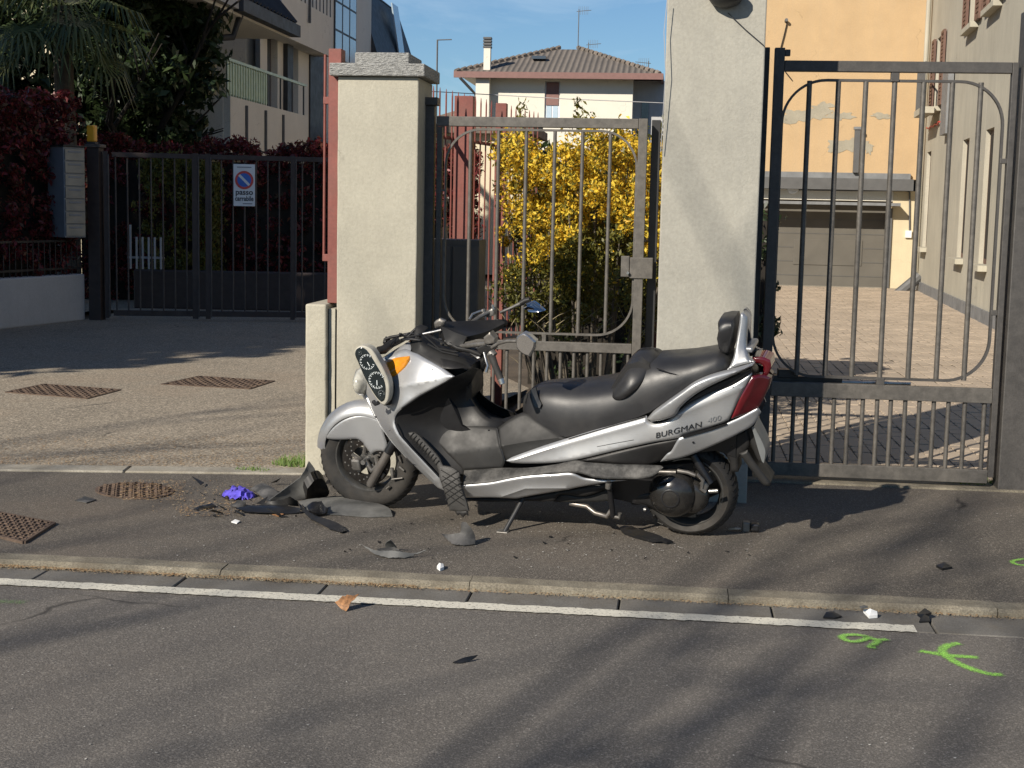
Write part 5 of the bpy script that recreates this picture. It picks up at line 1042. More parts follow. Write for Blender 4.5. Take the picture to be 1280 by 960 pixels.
# passenger backrest
panel('backrest_bracket', 'B', [(805, 92), (815, 88), (830, 106), (828, 160), (826, 205), (836, 248), (852, 262), (800, 276), (758, 291), (772, 268), (782, 240), (792, 180), (800, 130)], ctl(('B', [(805, 92, .075), (830, 106, .07), (826, 205, .10), (850, 262, .14), (760, 290, .16), (790, 200, .11)])), MAT['silver'], thick=.03, edge=.01, er=.012, mirror=True)
m = MB(); secs = []
for t in np.linspace(-1, 1, 13):
    sc = (1-abs(t)**4*.30); row = []
    for (x_, y_) in ((735, 108), (742, 95), (770, 89), (795, 90), (800, 108), (795, 150), (788, 190), (778, 222), (765, 226), (750, 220), (738, 200), (731, 165), (737, 135)):
        p = S3('B', (x_, y_, 0.0))[0]; c = S3('B', (768, 155, 0))[0]; row.append((c.x+(p.x-c.x)*sc, .125*t, c.z+(p.z-c.z)*sc))
    secs.append(row)
m.loft(secs).obj('passenger_backrest', MAT['seat'], scooter, smooth=60, bevel=0)
m = MB(); a, b = S3('B', (826, 210, .05), (855, 210, .05)); m.box(min(a.x, b.x), max(a.x, b.x), -.1, .1, a.z-.012, a.z+.012); m.obj('backrest_bar', MAT['silver'], scooter, bevel=.008)
# tail body core & lights
panel('tail_light', 'B', [(848, 312), (880, 308), (914, 318), (908, 348), (884, 398), (862, 430), (800, 456), (772, 464), (800, 398), (828, 345)], ctl(('B', [(848, 312, .13), (914, 318, .06), (772, 464, .15), (862, 430, .09), (884, 370, .09), (820, 400, .14)])), MAT['redlens'], off=.006, thick=.05, edge=.008, er=.012, ridges=(('B', [(800, 440), (840, 370), (860, 318)], .006, .012),), mirror=True)
panel('high_brake_light', 'B', [(850, 246), (885, 245), (911, 255), (914, 282), (902, 309), (884, 309), (888, 280), (876, 268), (850, 266)], .07, MAT['redlens'], thick=.14, edge=.006)
panel('reflector', 'B', [(888, 322), (912, 322), (905, 350), (885, 395), (868, 425), (862, 420), (880, 370)], ctl(('B', [(888, 322, .075), (912, 322, .055), (862, 420, .09), (880, 370, .085)])), MAT['darkred'], off=.012, thick=.02, edge=.004)
def core_loft(name, st, mat, k='B', n=13, flat=.12):
    secs = []
    for (x_, yt, yb, hw) in st:
        pt = S3(k, (x_, yt, hw))[0]; pb = S3(k, (x_, yb, hw))[0]; x = (pt.x+pb.x)/2; row = [(x, hw*t, pt.z-.01*abs(t)**3) for t in np.linspace(-1, 1, n)]+[(x, hw*t*.92, pb.z) for t in np.linspace(1, -1, n)]; secs.append(row)
    return MB().loft(secs).obj(name, mat, scooter, smooth=50)
core_loft('body_frame', [(-60, 520, 690, .12), (20, 470, 690, .14), (150, 500, 680, .16), (300, 480, 660, .165), (450, 440, 640, .165), (540, 400, 585, .16), (650, 345, 560, .14), (760, 300, 500, .115), (840, 290, 440, .09), (880, 320, 400, .06)], MAT['black'])
core_loft('front_frame', [(215, 330, 400, .05), (260, 280, 470, .09), (320, 250, 540, .13), (400, 250, 620, .17), (480, 300, 690, .16), (560, 480, 700, .15), (650, 520, 700, .14)], MAT['black'], 'A')
# plate holder, rear flap, hugger
panel('plate_holder', 'B', [(822, 500), (850, 484), (868, 520), (892, 572), (888, 620), (870, 612), (846, 560)], .05, MAT['darkgrey'], thick=.10)
panel('licence_plate', 'B', [(846, 492), (854, 488), (893, 570), (889, 618), (882, 612)], .082, MAT['mailbox2'], thick=.165, er=0)
panel('rear_flap', 'B', [(800, 586), (830, 574), (852, 610), (882, 650), (912, 688), (908, 702), (886, 697), (840, 640)], .075, MAT['darkgrey'], thick=.15, edge=.008)
panel('rear_mudguard', 'B', [(640, 575), (760, 530), (830, 500), (835, 560), (800, 600), (798, 650), (770, 652), (765, 610), (735, 575), (700, 562)], .06, MAT['dark'], thick=.12)
core_loft('inner_fender', [(560, 560, 610, .07), (640, 540, 585, .075), (720, 520, 575, .075), (790, 500, 600, .07)], MAT['black'])
panel('exhaust_silencer', 'C7', [(380, 420), (480, 330), (700, 250), (900, 230), (930, 300), (900, 400), (700, 480), (480, 520)], -.17, MAT['black'], thick=.1, edge=.03, er=.03, bulge=.03)
# sills
sill = ctl(('C8', [(325, 500, .285), (480, 490, .29), (700, 450, .292), (970, 435, .285), (335, 420, .21), (560, 405, .235), (870, 383, .25), (1000, 362, .252), (1280, 385, .25), (1280, 440, .27)]))
panel('footboard_edge', 'C8', [(330, 420), (560, 406), (700, 406), (870, 386), (990, 362), (1050, 372), (1280, 386), (1490, 392), (1510, 402), (1470, 440), (1420, 462), (1280, 470), (1100, 462), (1040, 442), (970, 432), (700, 450), (600, 466), (480, 490), (320, 500), (325, 460)], sill, MAT['scuffed'], edge=.006, mirror=True)
sl = ctl(('C8', [(325, 505, .288), (480, 495, .29), (700, 455, .292), (970, 440, .288), (560, 575, .255), (700, 575, .25), (1170, 490, .262), (340, 580, .24), (1400, 470, .27)]))
panel('side_sill', 'C8', [(322, 508), (480, 494), (600, 470), (700, 454), (880, 442), (970, 438), (1045, 466), (1180, 478), (1300, 478), (1180, 492), (1000, 521), (945, 532), (700, 575), (640, 586), (560, 582), (340, 582)], sl, MAT['silver'], edge=.008, ridges=(('C8', [(560, 568), (700, 520), (940, 518)], .012, .02),), mirror=True)
panel('belly_pan', 'C8', [(330, 584), (560, 584), (640, 588), (700, 577), (945, 534), (1190, 494), (1200, 520), (1040, 572), (900, 562), (860, 600), (700, 600), (560, 605), (360, 600)], .20, MAT['dark'], thick=.02, mirror=True)
panel('belly_cover', 'C8', [(858, 602), (905, 560), (1040, 572), (1185, 522), (1200, 600), (1100, 606), (880, 608)], .17, MAT['darkgrey'], thick=.02)
core_loft('engine_block', [(-40, 690, 720, .14), (60, 690, 745, .16), (200, 660, 745, .15), (330, 650, 740, .12), (420, 640, 760, .11), (520, 620, 780, .09), (640, 610, 760, .07)], MAT['black'])
# scooped transmission cover etc.
c = S3('C7', (528, 432, .16))[0]; m = MB(); m.lathe([(.0, .062), (.035, .059), (.066, .048), (.092, .028), (.110, 0), (.116, -.03), (.116, -.07), (0, -.07)], (c.x, .13, c.z), (0, 1, 0), 44); tc_ = m.obj('transmission_cover', MAT['gloss'], scooter, smooth=50)
MB().lathe([(.036, .0597), (.040, .0605), (.044, .0585)], (c.x, .1305, c.z), (0, 1, 0), 36).obj('cover_ring', MAT['black'], tc_, smooth=50)
c2 = S3('C7', (655, 440, .12))[0]; MB().lathe([(0, .02), (.05, .018), (.075, .005), (.083, -.03), (0, -.03)], (c2.x, .115, c2.z), (0, 1, 0), 36).obj('clutch_cover', MAT['gloss'], scooter, smooth=50)
panel('crankcase', 'C7', [(240, 460), (300, 410), (400, 395), (430, 260), (520, 255), (640, 285), (720, 340), (750, 420), (700, 540), (600, 575), (440, 540), (360, 500), (260, 490)], .10, MAT['dark'], thick=.09, edge=.015, er=.02)
for pts, r_, mt in (([(700, 280), (740, 320), (730, 380), (760, 400)], .010, 'castalu'), ([(780, 395), (840, 392)], .010, 'steel'), ([(570, 258), (640, 270), (690, 290)], .010, 'castalu'), ([(440, 265), (560, 268)], .009, 'castalu'), ([(470, 520), (520, 522), (540, 550)], .006, 'steel'), ([(345, 515), (360, 518)], .010, 'steel')):
    MB().tube(S3('C7', *[(a_, b_, .135) for a_, b_ in pts]), r_, 8).obj('engine_fitting', MAT[mt], scooter, smooth=50)
MB().tube(S3('C7', (730, 330, .12), (760, 360, .12), (745, 385, .12)), .016, 8).obj('engine_fitting', MAT['castalu'], scooter, smooth=50)
# shock absorber
m = MB(); a, b = S3('B', (640, 590, .09), (700, 690, .10)); m.tube([a, b], .02, 12); m.obj('shock_absorber', MAT['black'], scooter, smooth=50)
# stands and peg
a, b, c = S3('C8', (680, 585, .19), (640, 660, .23), (572, 782, .30)); MB().tube([a, b, c], [.012, .011, .011], 10).obj('side_stand', MAT['iron_dark'], scooter, smooth=50)
c_ = c; MB().box(c_.x-.02, c_.x+.035, c_.y-.025, c_.y+.02, c_.z-.006, c_.z+.006).obj('stand_foot', MAT['castalu'], scooter, bevel=.003)
MB().tube(S3('C8', (1190, 490, .24), (1185, 525, .24)), [.016, .013], 12).obj('foot_peg', MAT['castalu'], scooter, smooth=50); MB().tube(S3('C8', (1195, 520, .22), (1205, 600, .21), (1215, 690, .20)), .013, 10).obj('center_stand', MAT['black'], scooter, smooth=50)
MB().tube(S3('C8', (960, 612, .14), (1060, 630, .15), (1110, 670, .16), (1180, 690, .18), (1215, 640, .18)), .012, 8).obj('center_stand', MAT['fork'], scooter, smooth=50); MB().tube(S3('C8', (1215, 690, .2), (1252, 698, .2), (1256, 670, .2)), .010, 8).obj('center_stand', MAT['castalu'], scooter, smooth=50)
# ---------------- dash, handlebar, mirrors
dash = ctl(('C5', [(420, 290, .10), (460, 190, .06), (520, 200, .05), (480, 300, .13), (600, 400, .19), (820, 430, .17), (840, 400, .12), (700, 370, .15), (620, 320, .12), (470, 375, .165), (650, 455, .22)]))
panel('dash_shroud', 'C5', [(414, 292), (435, 240), (455, 192), (480, 186), (520, 196), (525, 205), (500, 230), (482, 255), (490, 285), (540, 325), (612, 360), (720, 375), (840, 402), (845, 412), (820, 432), (700, 455), (640, 458), (608, 452), (540, 412), (472, 378), (432, 360)], dash, MAT['darkgrey'], thick=.01, edge=.005)
panel('dash_side', 'C5', [(608, 396), (700, 415), (832, 432), (806, 450), (700, 462), (640, 460), (608, 455)], dash, MAT['dark'], off=.008, thick=.008)
m = MB(); secs = []
for (x_, y_, w) in ((440, 270, .10), (480, 215, .08), (540, 260, .11), (620, 300, .13), (720, 350, .13), (820, 400, .10)):
    p = S3('C5', (x_, y_, 0))[0]; secs.append([(p.x, w*t, p.z-.03+.01*(1-t*t)) for t in np.linspace(-1, 1, 7)]+[(p.x, w*t, p.z-.12) for t in np.linspace(1, -1, 7)])
m.loft(secs).obj('dash_core', MAT['dark'], scooter, smooth=60)
panel3('handlebar_cover', 'C5', [(612, 190, .10), (640, 160, .02), (760, 158, -.06), (880, 152, -.12), (960, 150, -.16), (1012, 160, -.18), (1016, 172, -.17), (960, 200, -.12), (900, 225, -.05), (850, 240, .02), (775, 258, .10), (690, 270, .13), (630, 250, .13)], MAT['dark'], .03, .12)
panel3('handlebar_cover', 'C5', [(612, 190, .11), (690, 225, .13), (775, 256, .13), (752, 300, .16), (740, 322, .17), (690, 312, .175), (655, 305, .17), (640, 282, .165), (625, 235, .15)], MAT['darkgrey'], .02, .1)
panel('cover_tip', 'C5', [(565, 172), (578, 156), (602, 144), (636, 160), (620, 192), (572, 205)], .10, MAT['castalu'], off=.0, thick=.02)
MB().tube(S3('C5', (500, 240, .12), (560, 228, .12), (615, 215, .12)), .007, 8).obj('bracket_rod', MAT['steel'], scooter, smooth=60)
MB().tube(S3('C5', (620, 300, .0), (740, 318, .16), (850, 306, .26), (900, 300, .29)), .011, 10).obj('handlebar', MAT['castalu'], scooter, smooth=60)
MB().tube(S3('C5', (620, 300, .0), (760, 200, -.14), (860, 130, -.24), (930, 95, -.30)), .011, 10).obj('handlebar', MAT['castalu'], scooter, smooth=60)
MB().tube(S3('C5', (640, 285, .15), (720, 330, .17), (800, 345, .19), (870, 375, .22)), .012, 8).obj('bar_shroud', MAT['dark'], scooter, smooth=60)
def cbox(name, k, pts, w, th, mat, bev=.006): return panel(name, k, pts, w, MAT[mat], thick=th, edge=.004, er=.006, corner=20, sub=2)
cbox('brake_reservoir', 'C5', [(880, 262), (918, 230), (952, 268), (948, 300), (905, 308), (884, 300)], .30, .05, 'castalu'); cbox('switch_block', 'C5', [(835, 330), (880, 305), (940, 310), (945, 345), (900, 370), (850, 365)], .29, .06, 'dark')
MB().tube(S3('C5', (885, 355, .31), (898, 400, .32), (910, 440, .33), (898, 482, .34)), [.006, .008, .007, .008], 8, flat=.6).obj('brake_lever', MAT['steel'], scooter, smooth=60)
MB().tube(S3('C5', (930, 372, .31), (955, 440, .33), (992, 530, .36)), [.018, .015, .016], 14).obj('grip', MAT['rubber'], scooter, smooth=60); MB().tube(S3('C5', (990, 525, .36), (1000, 556, .365)), [.016, .014], 14).obj('bar_end_weight', MAT['steel'], scooter, smooth=60)
MB().tube(S3('C5', (925, 355, .30), (945, 380, .305)), [.022, .022], 14).obj('grip_collar', MAT['castalu'], scooter, smooth=60)
MB().tube(S3('C5', (935, 325, .30), (975, 300, .32), (1030, 285, .34), (1090, 285, .36)), [.009, .008, .008, .008], 8).obj('mirror_stem', MAT['castalu'], scooter, smooth=60)
mr = panel('mirror', 'C5', [(1082, 285), (1090, 258), (1130, 233), (1165, 250), (1208, 288), (1200, 330), (1168, 388), (1135, 375), (1088, 335)], .37, MAT['steel'], thick=.035, edge=.012, er=.012)
panel('mirror_glass', 'C5', [(1094, 285), (1100, 262), (1130, 244), (1162, 260), (1198, 292), (1192, 326), (1164, 374), (1136, 364), (1098, 330)], ctl(('C5', [(1094, 285, .374), (1198, 292, .3725), (1164, 374, .380), (1130, 244, .370)])), MAT['mirror'], off=.001, thick=.002, er=0, parent=mr)
cbox('clutch_reservoir', 'C5', [(890, 100), (935, 80), (948, 100), (945, 125), (905, 138), (890, 125)], -.28, .05, 'castalu')
MB().tube(S3('C5', (790, 150, -.2), (810, 115, -.24), (860, 95, -.27), (890, 100, -.28)), .006, 8).obj('brake_lever', MAT['steel'], scooter, smooth=60); MB().tube(S3('C5', (880, 82, -.27), (890, 135, -.27)), .008, 8).obj('lever_pivot', MAT['steel'], scooter, smooth=60)
MB().tube(S3('C5', (935, 55, -.28), (945, 85, -.28)), .006, 8).obj('pivot_bolt', MAT['steel'], scooter, smooth=60)
MB().tube(S3('C5', (985, 105, -.31), (1040, 82, -.33), (1120, 45, -.36)), [.008, .007, .010], 8).obj('mirror_stem', MAT['castalu'], scooter, smooth=60); MB().tube(S3('C5', (1112, 48, -.36), (1145, 30, -.365), (1175, 22, -.36)), [.014, .016, .012], 8).obj('mirror_joint', MAT['dark'], scooter, smooth=60)
panel('mirror', 'C5', [(1132, 78), (1150, 50), (1185, 38), (1215, 55), (1262, 96), (1220, 104), (1160, 100)], ctl(('C5', [(1132, 78, -.36), (1262, 96, -.33), (1185, 38, -.40)])), MAT['mirror'], thick=.03, edge=.012, er=.014)
MB().tube(S3('C5', (960, 165, -.28), (1016, 168, -.40)), .016, 12).obj('grip', MAT['rubber'], scooter, smooth=60)
# cables at the broken front
rc = random.Random(3)
for i in range(9):
    y0_ = 285+rc.uniform(-30, 50); pts = [(255+rc.uniform(-5, 20), y0_), (300+rc.uniform(-10, 20), 275+rc.uniform(-20, 60)), (360+rc.uniform(-15, 15), 255+rc.uniform(-20, 40)), (420+rc.uniform(-10, 10), 240+rc.uniform(-10, 40)), (480, 250+rc.uniform(-10, 30))]
    MB().tube(S3('C5', *[(a_, b_, .06+rc.uniform(-.05, .08)) for a_, b_ in pts]), rc.uniform(.003, .007), 6).obj('loose_cable', MAT['wire'], scooter, smooth=60)
MB().tube(S3('C5', (215, 345, .17), (250, 340, .15), (300, 300, .11), (350, 275, .09)), [.020, .022, .020, .016], 10).obj('wiring_loom', MAT['dark'], scooter, smooth=60)
MB().tube(S3('C5', (255, 300, .08), (258, 275, .08), (290, 262, .07), (420, 238, .05), (470, 195, .04)), .008, 8).obj('front_bracket', MAT['dark'], scooter, smooth=60)
for pts in ([(510, 250), (600, 330), (700, 350), (800, 340)], [(560, 260), (640, 300), (760, 330), (860, 340)], [(530, 300), (620, 350), (720, 372)]): MB().tube(S3('C5', *[(a_, b_, .15) for a_, b_ in pts]), .006, 6).obj('control_cable', MAT['wire'], scooter, smooth=60)
# dangling instrument cluster
clw = .305
cl = panel('instrument_cluster', 'K', [(378, 478), (390, 452), (425, 434), (470, 440), (512, 470), (560, 545), (610, 640), (636, 715), (640, 790), (628, 850), (604, 882), (575, 868), (540, 830), (500, 770), (450, 670), (400, 550), (380, 505)], clw, MAT['bezel'], thick=.045, edge=.005, er=.006)
panel('cluster_back', 'K', [(400, 470), (480, 460), (560, 560), (625, 680), (655, 720), (660, 800), (640, 880), (600, 885), (540, 830), (450, 670)], clw-.046, MAT['dark'], thick=.03, parent=cl)
panel('dial_face', 'K', [(383, 482), (396, 458), (430, 446), (472, 470), (528, 556), (584, 655), (608, 725), (610, 795), (600, 842), (578, 855), (548, 826), (506, 764), (452, 666), (402, 550), (384, 508)], clw, MAT['dial'], off=.003, thick=.004, edge=.002, er=.004, parent=cl)
def gauge(cx_, cy_, r_px, n, a0, a1):
    c = S3('K', (cx_, cy_, clw+.0045))[0]; e = S3('K', (cx_+r_px, cy_, clw+.0045))[0]; R = abs(e.x-c.x); m = MB()
    for k in range(n+1):
        a = math.radians(a0+(a1-a0)*k/n); L = .26 if k % 2 == 0 else .13; d = Vector((math.cos(a), 0, math.sin(a))); t = Vector((-math.sin(a), 0, math.cos(a)))*R*.035
        p0 = c+d*R; p1 = c+d*R*(1-L); m.add([p0+t, p0-t, p1-t, p1+t], [[0, 1, 2, 3]])
    a = math.radians(a0+40); d = Vector((math.cos(a), 0, math.sin(a))); t = Vector((-math.sin(a), 0, math.cos(a)))*R*.04; m.add([c+t, c-t, c+d*R*.6-t, c+d*R*.6+t], [[0, 1, 2, 3]])
    return m.obj('gauge_marks', MAT['tick'], cl)
gauge(474, 555, 56, 22, -160, 120); gauge(546, 692, 62, 24, -130, 150); gauge(580, 790, 24, 8, -60, 190); gauge(420, 487, 14, 6, 0, 300)
MB().tube(S3('K', (520, 850, clw-.02), (535, 870, clw-.01), (560, 860, clw)), .010, 6).obj('broken_clip', MAT['wire'], cl)
def surf_line(name, k, pts, f, mat, r=.0016, off=.0008, parent=None):
    L = []
    for j in range(len(pts)-1):
        for t in np.linspace(0, 1, 6, endpoint=j == len(pts)-2):
            x_, y_ = T(k, (pts[j][0]*(1-t)+pts[j+1][0]*t, pts[j][1]*(1-t)+pts[j+1][1]*t))[0]; w = .2
            for _ in range(5): s = S(x_, y_, w); w = float(f(np.array([[s[0], s[2]]]))[0])+off
            L.append(Vector((s[0], w, s[2])))
    return MB().tube(L, r, 5).obj(name, MAT[mat], parent or scooter)
for k_, pts_, f_, r_ in (('W', [(708, 510), (740, 538), (790, 548), (838, 553)], fair, .0028), ('A', [(262, 268), (300, 322), (318, 345)], fair, .0022), ('A', [(345, 425), (410, 380), (500, 332), (528, 314)], fair, .0035), ('A', [(321, 474), (338, 516), (377, 561), (431, 618), (478, 668)], fair, .0035),
        ('C8', [(528, 170), (534, 200), (545, 262), (575, 362)], tun, .0028), ('B', [(602, 519), (700, 490), (765, 466)], side, .0022), ('B', [(846, 306), (800, 392), (766, 463)], side, .003), ('B', [(200, 533), (340, 491), (472, 454)], side, .0025)):
    surf_line('panel_gap', k_, pts_, f_, 'black', r_)
surf_line('seat_seam', 'B', [(511, 284), (555, 300), (599, 311), (659, 316), (710, 306), (754, 291)], seat_ctl, 'black', .003, .004)
for k_, pts_, f_ in (('A', [(395, 375), (402, 368), (412, 372)], fair), ('A', [(300, 505), (308, 500), (312, 512)], fair), ('A', [(430, 360), (470, 340)], fair), ('B', [(300, 560), (380, 545), (430, 536)], side), ('B', [(60, 590), (140, 572)], side), ('A', [(360, 575), (395, 612), (400, 640)], fair)):
    surf_line('scratch_mark', k_, pts_, f_, 'scuffed', .0014)
for k_, x_, y_, f_ in (('A', 255, 455, fair), ('A', 455, 290, fair), ('C8', 480, 180, tun), ('C8', 600, 330, tun), ('B', 780, 350, side), ('B', 640, 545, side)):
    px_, py_ = T(k_, (x_, y_))[0]; w = .2
    for _ in range(5): s_ = S(px_, py_, w); w = float(f_(np.array([[s_[0], s_[2]]]))[0])
    MB().lathe([(0, .0015), (.004, .0012), (.0055, 0), (0, -.004)], (s_[0], w+.001, s_[2]), (0, 1, 0), 12).obj('screw', MAT['black'], scooter)
# quilted mat hanging from the floor, lettering
qf = ctl(('C8', [(10, 200, .255), (100, 300, .27), (190, 400, .28), (240, 480, .30), (300, 560, .31), (320, 680, .315), (250, 640, .315), (370, 740, .33), (60, 200, .25), (300, 430, .285)]))
qm = panel('torn_floor_mat', 'C8', [(0, 196), (40, 196), (110, 262), (180, 342), (205, 392), (262, 405), (302, 432), (312, 520), (342, 600), (358, 660), (300, 662), (245, 658), (228, 590), (205, 520), (185, 462), (176, 410), (130, 340), (60, 262), (10, 218)], qf, MAT['quilt'], off=.008, thick=.012, edge=.004, grid=.012)
pieces = []
for i in range(7):
    for d in (1, -1):
        base = 415+i*36; a, b = ((195+i*9, base), (312+i*6, base+70*1)) if d > 0 else ((195+i*9, base+70), (305+i*6, base))
        if base+70 < 660: pieces.append((a, b))
for a, b in pieces:
    pts = [np.array(a)*(1-t)+np.array(b)*t for t in np.linspace(0, 1, 7)]; L = []
    for p in pts:
        x_, y_ = T('C8', tuple(p))[0]; w = .3
        for _ in range(4): s = S(x_, y_, w); w = float(qf(np.array([[s[0], s[2]]]))[0])+.009
        L.append(Vector((s[0], w, s[2])))
    MB().tube(L, .0022, 5).obj('quilt_seam', MAT['darkgrey'], qm)
for i in range(10):
    t = i/9; x_ = 20+150*t; y_ = 215+165*t; pt = []
    for dx, dy in ((-14, 10), (14, -22)):
        X_, Y_ = T('C8', (x_+dx, y_+dy))[0]; w = .27
        for _ in range(4): s = S(X_, Y_, w); w = float(qf(np.array([[s[0], s[2]]]))[0])+.010
        pt.append(Vector((s[0], w, s[2])))
    MB().tube(pt, .0025, 5).obj('quilt_seam', MAT['darkgrey'], qm)
panel('mat_bracket', 'C8', [(272, 655), (350, 655), (356, 690), (340, 682), (325, 700), (305, 680), (290, 688)], qf, MAT['dark'], off=.004, thick=.004, corner=10)
# lettering on the flank: wraps the panel surface
def flank_text(s, k, p0, p1, size, mat, bold, sx):
    o = text(s, size, mat, scooter, (0, 0, 0), (0, 0, 0), 'lettering', bold, .25, 1.0, .0006); a = S(*T(k, p0)[0], .2); b = S(*T(k, p1)[0], .18); me = o.data
    co = np.empty(len(me.vertices)*3); me.vertices.foreach_get('co', co); co = co.reshape(-1, 3); lo = co[:, 0].min(); hi = co[:, 0].max()
    ex = np.array([b[0]-a[0], b[2]-a[2]]); L = np.linalg.norm(ex); ex /= L; ez = np.array([ex[1], -ex[0]]); ez = ez if ez[1] > 0 else -ez
    u = (co[:, 0]-lo)/(hi-lo)*L; xz = np.array([a[0], a[2]])+u[:, None]*ex+co[:, 1:2]*ez; y = side(xz)+.0045+co[:, 2]; new = np.stack([xz[:, 0], y, xz[:, 1]], 1); me.vertices.foreach_set('co', new.ravel()); me.update(); return o
flank_text('BURGMAN', 'C6', (345, 938), (672, 861), .034, MAT['black'], 0, 1); flank_text('400', 'C6', (700, 848), (800, 820), .032, MAT['lead'], 0, 1)
# ================================================================== DEBRIS
def shard(name, label, k, pts, mat, thick=.004, cat='debris', group=None, curl=0.0, sub=3):
    """pts: (x, y, height above ground); outline is unprojected at each height, filled and thickened"""
    c, V, faces = fill3([Vector(G(x, y, h)) for (x, y, h) in T(k, *pts)], thick, curl, sub); zmin = min((p+c).z for p in V)
    o = mesh_obj(name, V, faces, mat, None, 40); o.location = c+Vector((0, 0, .003-zmin))
    return tag(o, label, cat, group)
D = 'D'
shard('fairing_shard', 'grey fairing shard standing upright in the debris heap by the front wheel', D, [(325, 192, .022), (370, 160, .067), (440, 110, .134), (462, 75, .183), (475, 45, .22), (492, 65, .192), (505, 88, .16), (490, 130, .106), (470, 175, .04), (455, 192, .01)], MAT['shardl'], curl=.25)
shard('fairing_shard', 'dark fairing shard lying flat behind the purple cloth', D, [(252, 146, .03), (275, 132, .05), (300, 124, .06), (350, 152, .05), (362, 160, .04), (325, 196, .02), (290, 170, .03)], MAT['shard'], curl=.2)
shard('fairing_shard', 'black bracket lump wedged between the upright shard and the front tyre', D, [(460, 190, .01), (470, 150, .10), (495, 120, .14), (530, 115, .13), (550, 150, .08), (545, 180, .02), (500, 192, .01)], MAT['dark'], thick=.05, curl=.4)
shard('fairing_shard', 'long light grey panel strip lying below the front tyre', D, [(438, 205, .02), (480, 196, .03), (560, 190, .035), (645, 188, .04), (720, 208, .03), (780, 230, .025), (795, 262, .004), (700, 264, .004), (620, 258, .004), (540, 254, .004), (470, 240, .004)], MAT['shardl'], curl=.15)
shard('fairing_shard', 'black curved strip pointing out from the debris heap', D, [(434, 208, .03), (462, 236, .03), (520, 268, .025), (590, 292, .02), (624, 318, .004), (600, 326, .004), (540, 304, .004), (480, 272, .004), (448, 240, .01)], MAT['dark'], curl=.25)
shard('fairing_shard', 'black blade shaped shard on top of the debris heap', D, [(256, 220, .02), (310, 196, .05), (380, 182, .08), (405, 172, .10), (432, 190, .07), (438, 210, .04), (400, 206, .05), (340, 214, .03), (290, 224, .02)], MAT['dark'], curl=.3)
shard('fairing_shard', 'flat black shard lying under the debris heap', D, [(195, 236, .01), (240, 228, .02), (330, 222, .02), (445, 236, .02), (440, 250, .004), (340, 254, .004), (240, 250, .004)], MAT['black'], curl=.2)
shard('air_duct_ring', 'black round vent ring among the debris shards', D, [(470, 230, .03), (490, 215, .05), (525, 212, .05), (550, 232, .04), (545, 252, .01), (505, 258, .01), (478, 248, .02)], MAT['black'], thick=.012, curl=.3)
shard('fairing_shard', 'dark shard tucked beside the purple cloth', D, [(178, 222, .01), (205, 200, .03), (236, 205, .03), (238, 220, .01), (205, 228, .005)], MAT['shard'], curl=.3)
shard('fairing_shard', 'small black sliver alone on the pavement left of the heap', D, [(34, 234, .004), (60, 222, .02), (105, 211, .02), (122, 222, .008), (90, 232, .004), (50, 238, .004)], MAT['black'], curl=.3)
shard('fairing_shard', 'thin dark sliver beside the round rusty grate', 'P', [(94, 626, .004), (106, 621, .012), (120, 625, .004), (108, 629, .004)], MAT['shard'])
shard('fairing_shard', 'pale pointed blade shard lying flat near the kerb', D, [(670, 362, .025), (700, 380, .018), (740, 392, .02), (830, 396, .03), (925, 388, .035), (880, 408, .012), (840, 420, .004), (780, 420, .004), (730, 406, .006)], MAT['shardl'], curl=.2)
shard('fairing_shard', 'small triangular shard standing up on the blade shard', D, [(766, 372, .025), (768, 350, .055), (786, 336, .085), (800, 352, .055), (812, 368, .03), (790, 375, .02)], MAT['shardl'])
shard('fairing_shard', 'short dark strip beside the triangular shard', D, [(735, 374, .03), (800, 368, .035), (822, 380, .025), (800, 386, .015), (740, 388, .015)], MAT['shard'], thick=.01)
shard('fairing_shard', 'light grey curved bracket on the ground under the torn floor mat', 'C8', [(195, 795, .045), (230, 800, .040), (310, 790, .05), (318, 725, .10), (345, 728, .098), (378, 770, .068), (398, 805, .04), (398, 856, .004), (330, 866, .002), (275, 860, .004), (235, 832, .018)], MAT['shard'], thick=.006)
shard('foot_rest_pad', 'flat black slotted rubber pad on the ground beside the rear wheel', 'C7', [(188, 645, .01), (215, 636, .015), (270, 640, .015), (360, 672, .02), (480, 718, .02), (540, 738, .006), (500, 748, .004), (400, 738, .004), (280, 705, .004), (205, 675, .004)], MAT['black'], thick=.01, cat='pad')
shard('rubber_flap', 'dark bent rubber strip under the rear tyre', 'C7', [(412, 578, .03), (440, 580, .04), (520, 605, .03), (600, 628, .02), (660, 650, .004), (600, 655, .004), (520, 636, .01), (450, 608, .02)], MAT['shard'], thick=.006)
fx = tag(empty('broken_connector', tuple(G(937, 665))), 'small dark crushed metal connector lying behind the rear wheel', 'debris')
MB().box(-.035, .0, -.02, .03, .0, .05).obj('housing', MAT['castalu'], fx, bevel=.006); MB().box(.002, .045, -.025, .035, .005, .045).obj('clip', MAT['black'], fx, bevel=.010); MB().tube([(-.036, 0, .012), (-.07, -.01, .015), (-.10, .0, .012)], .006, 6).obj('prong', MAT['steel'], fx)
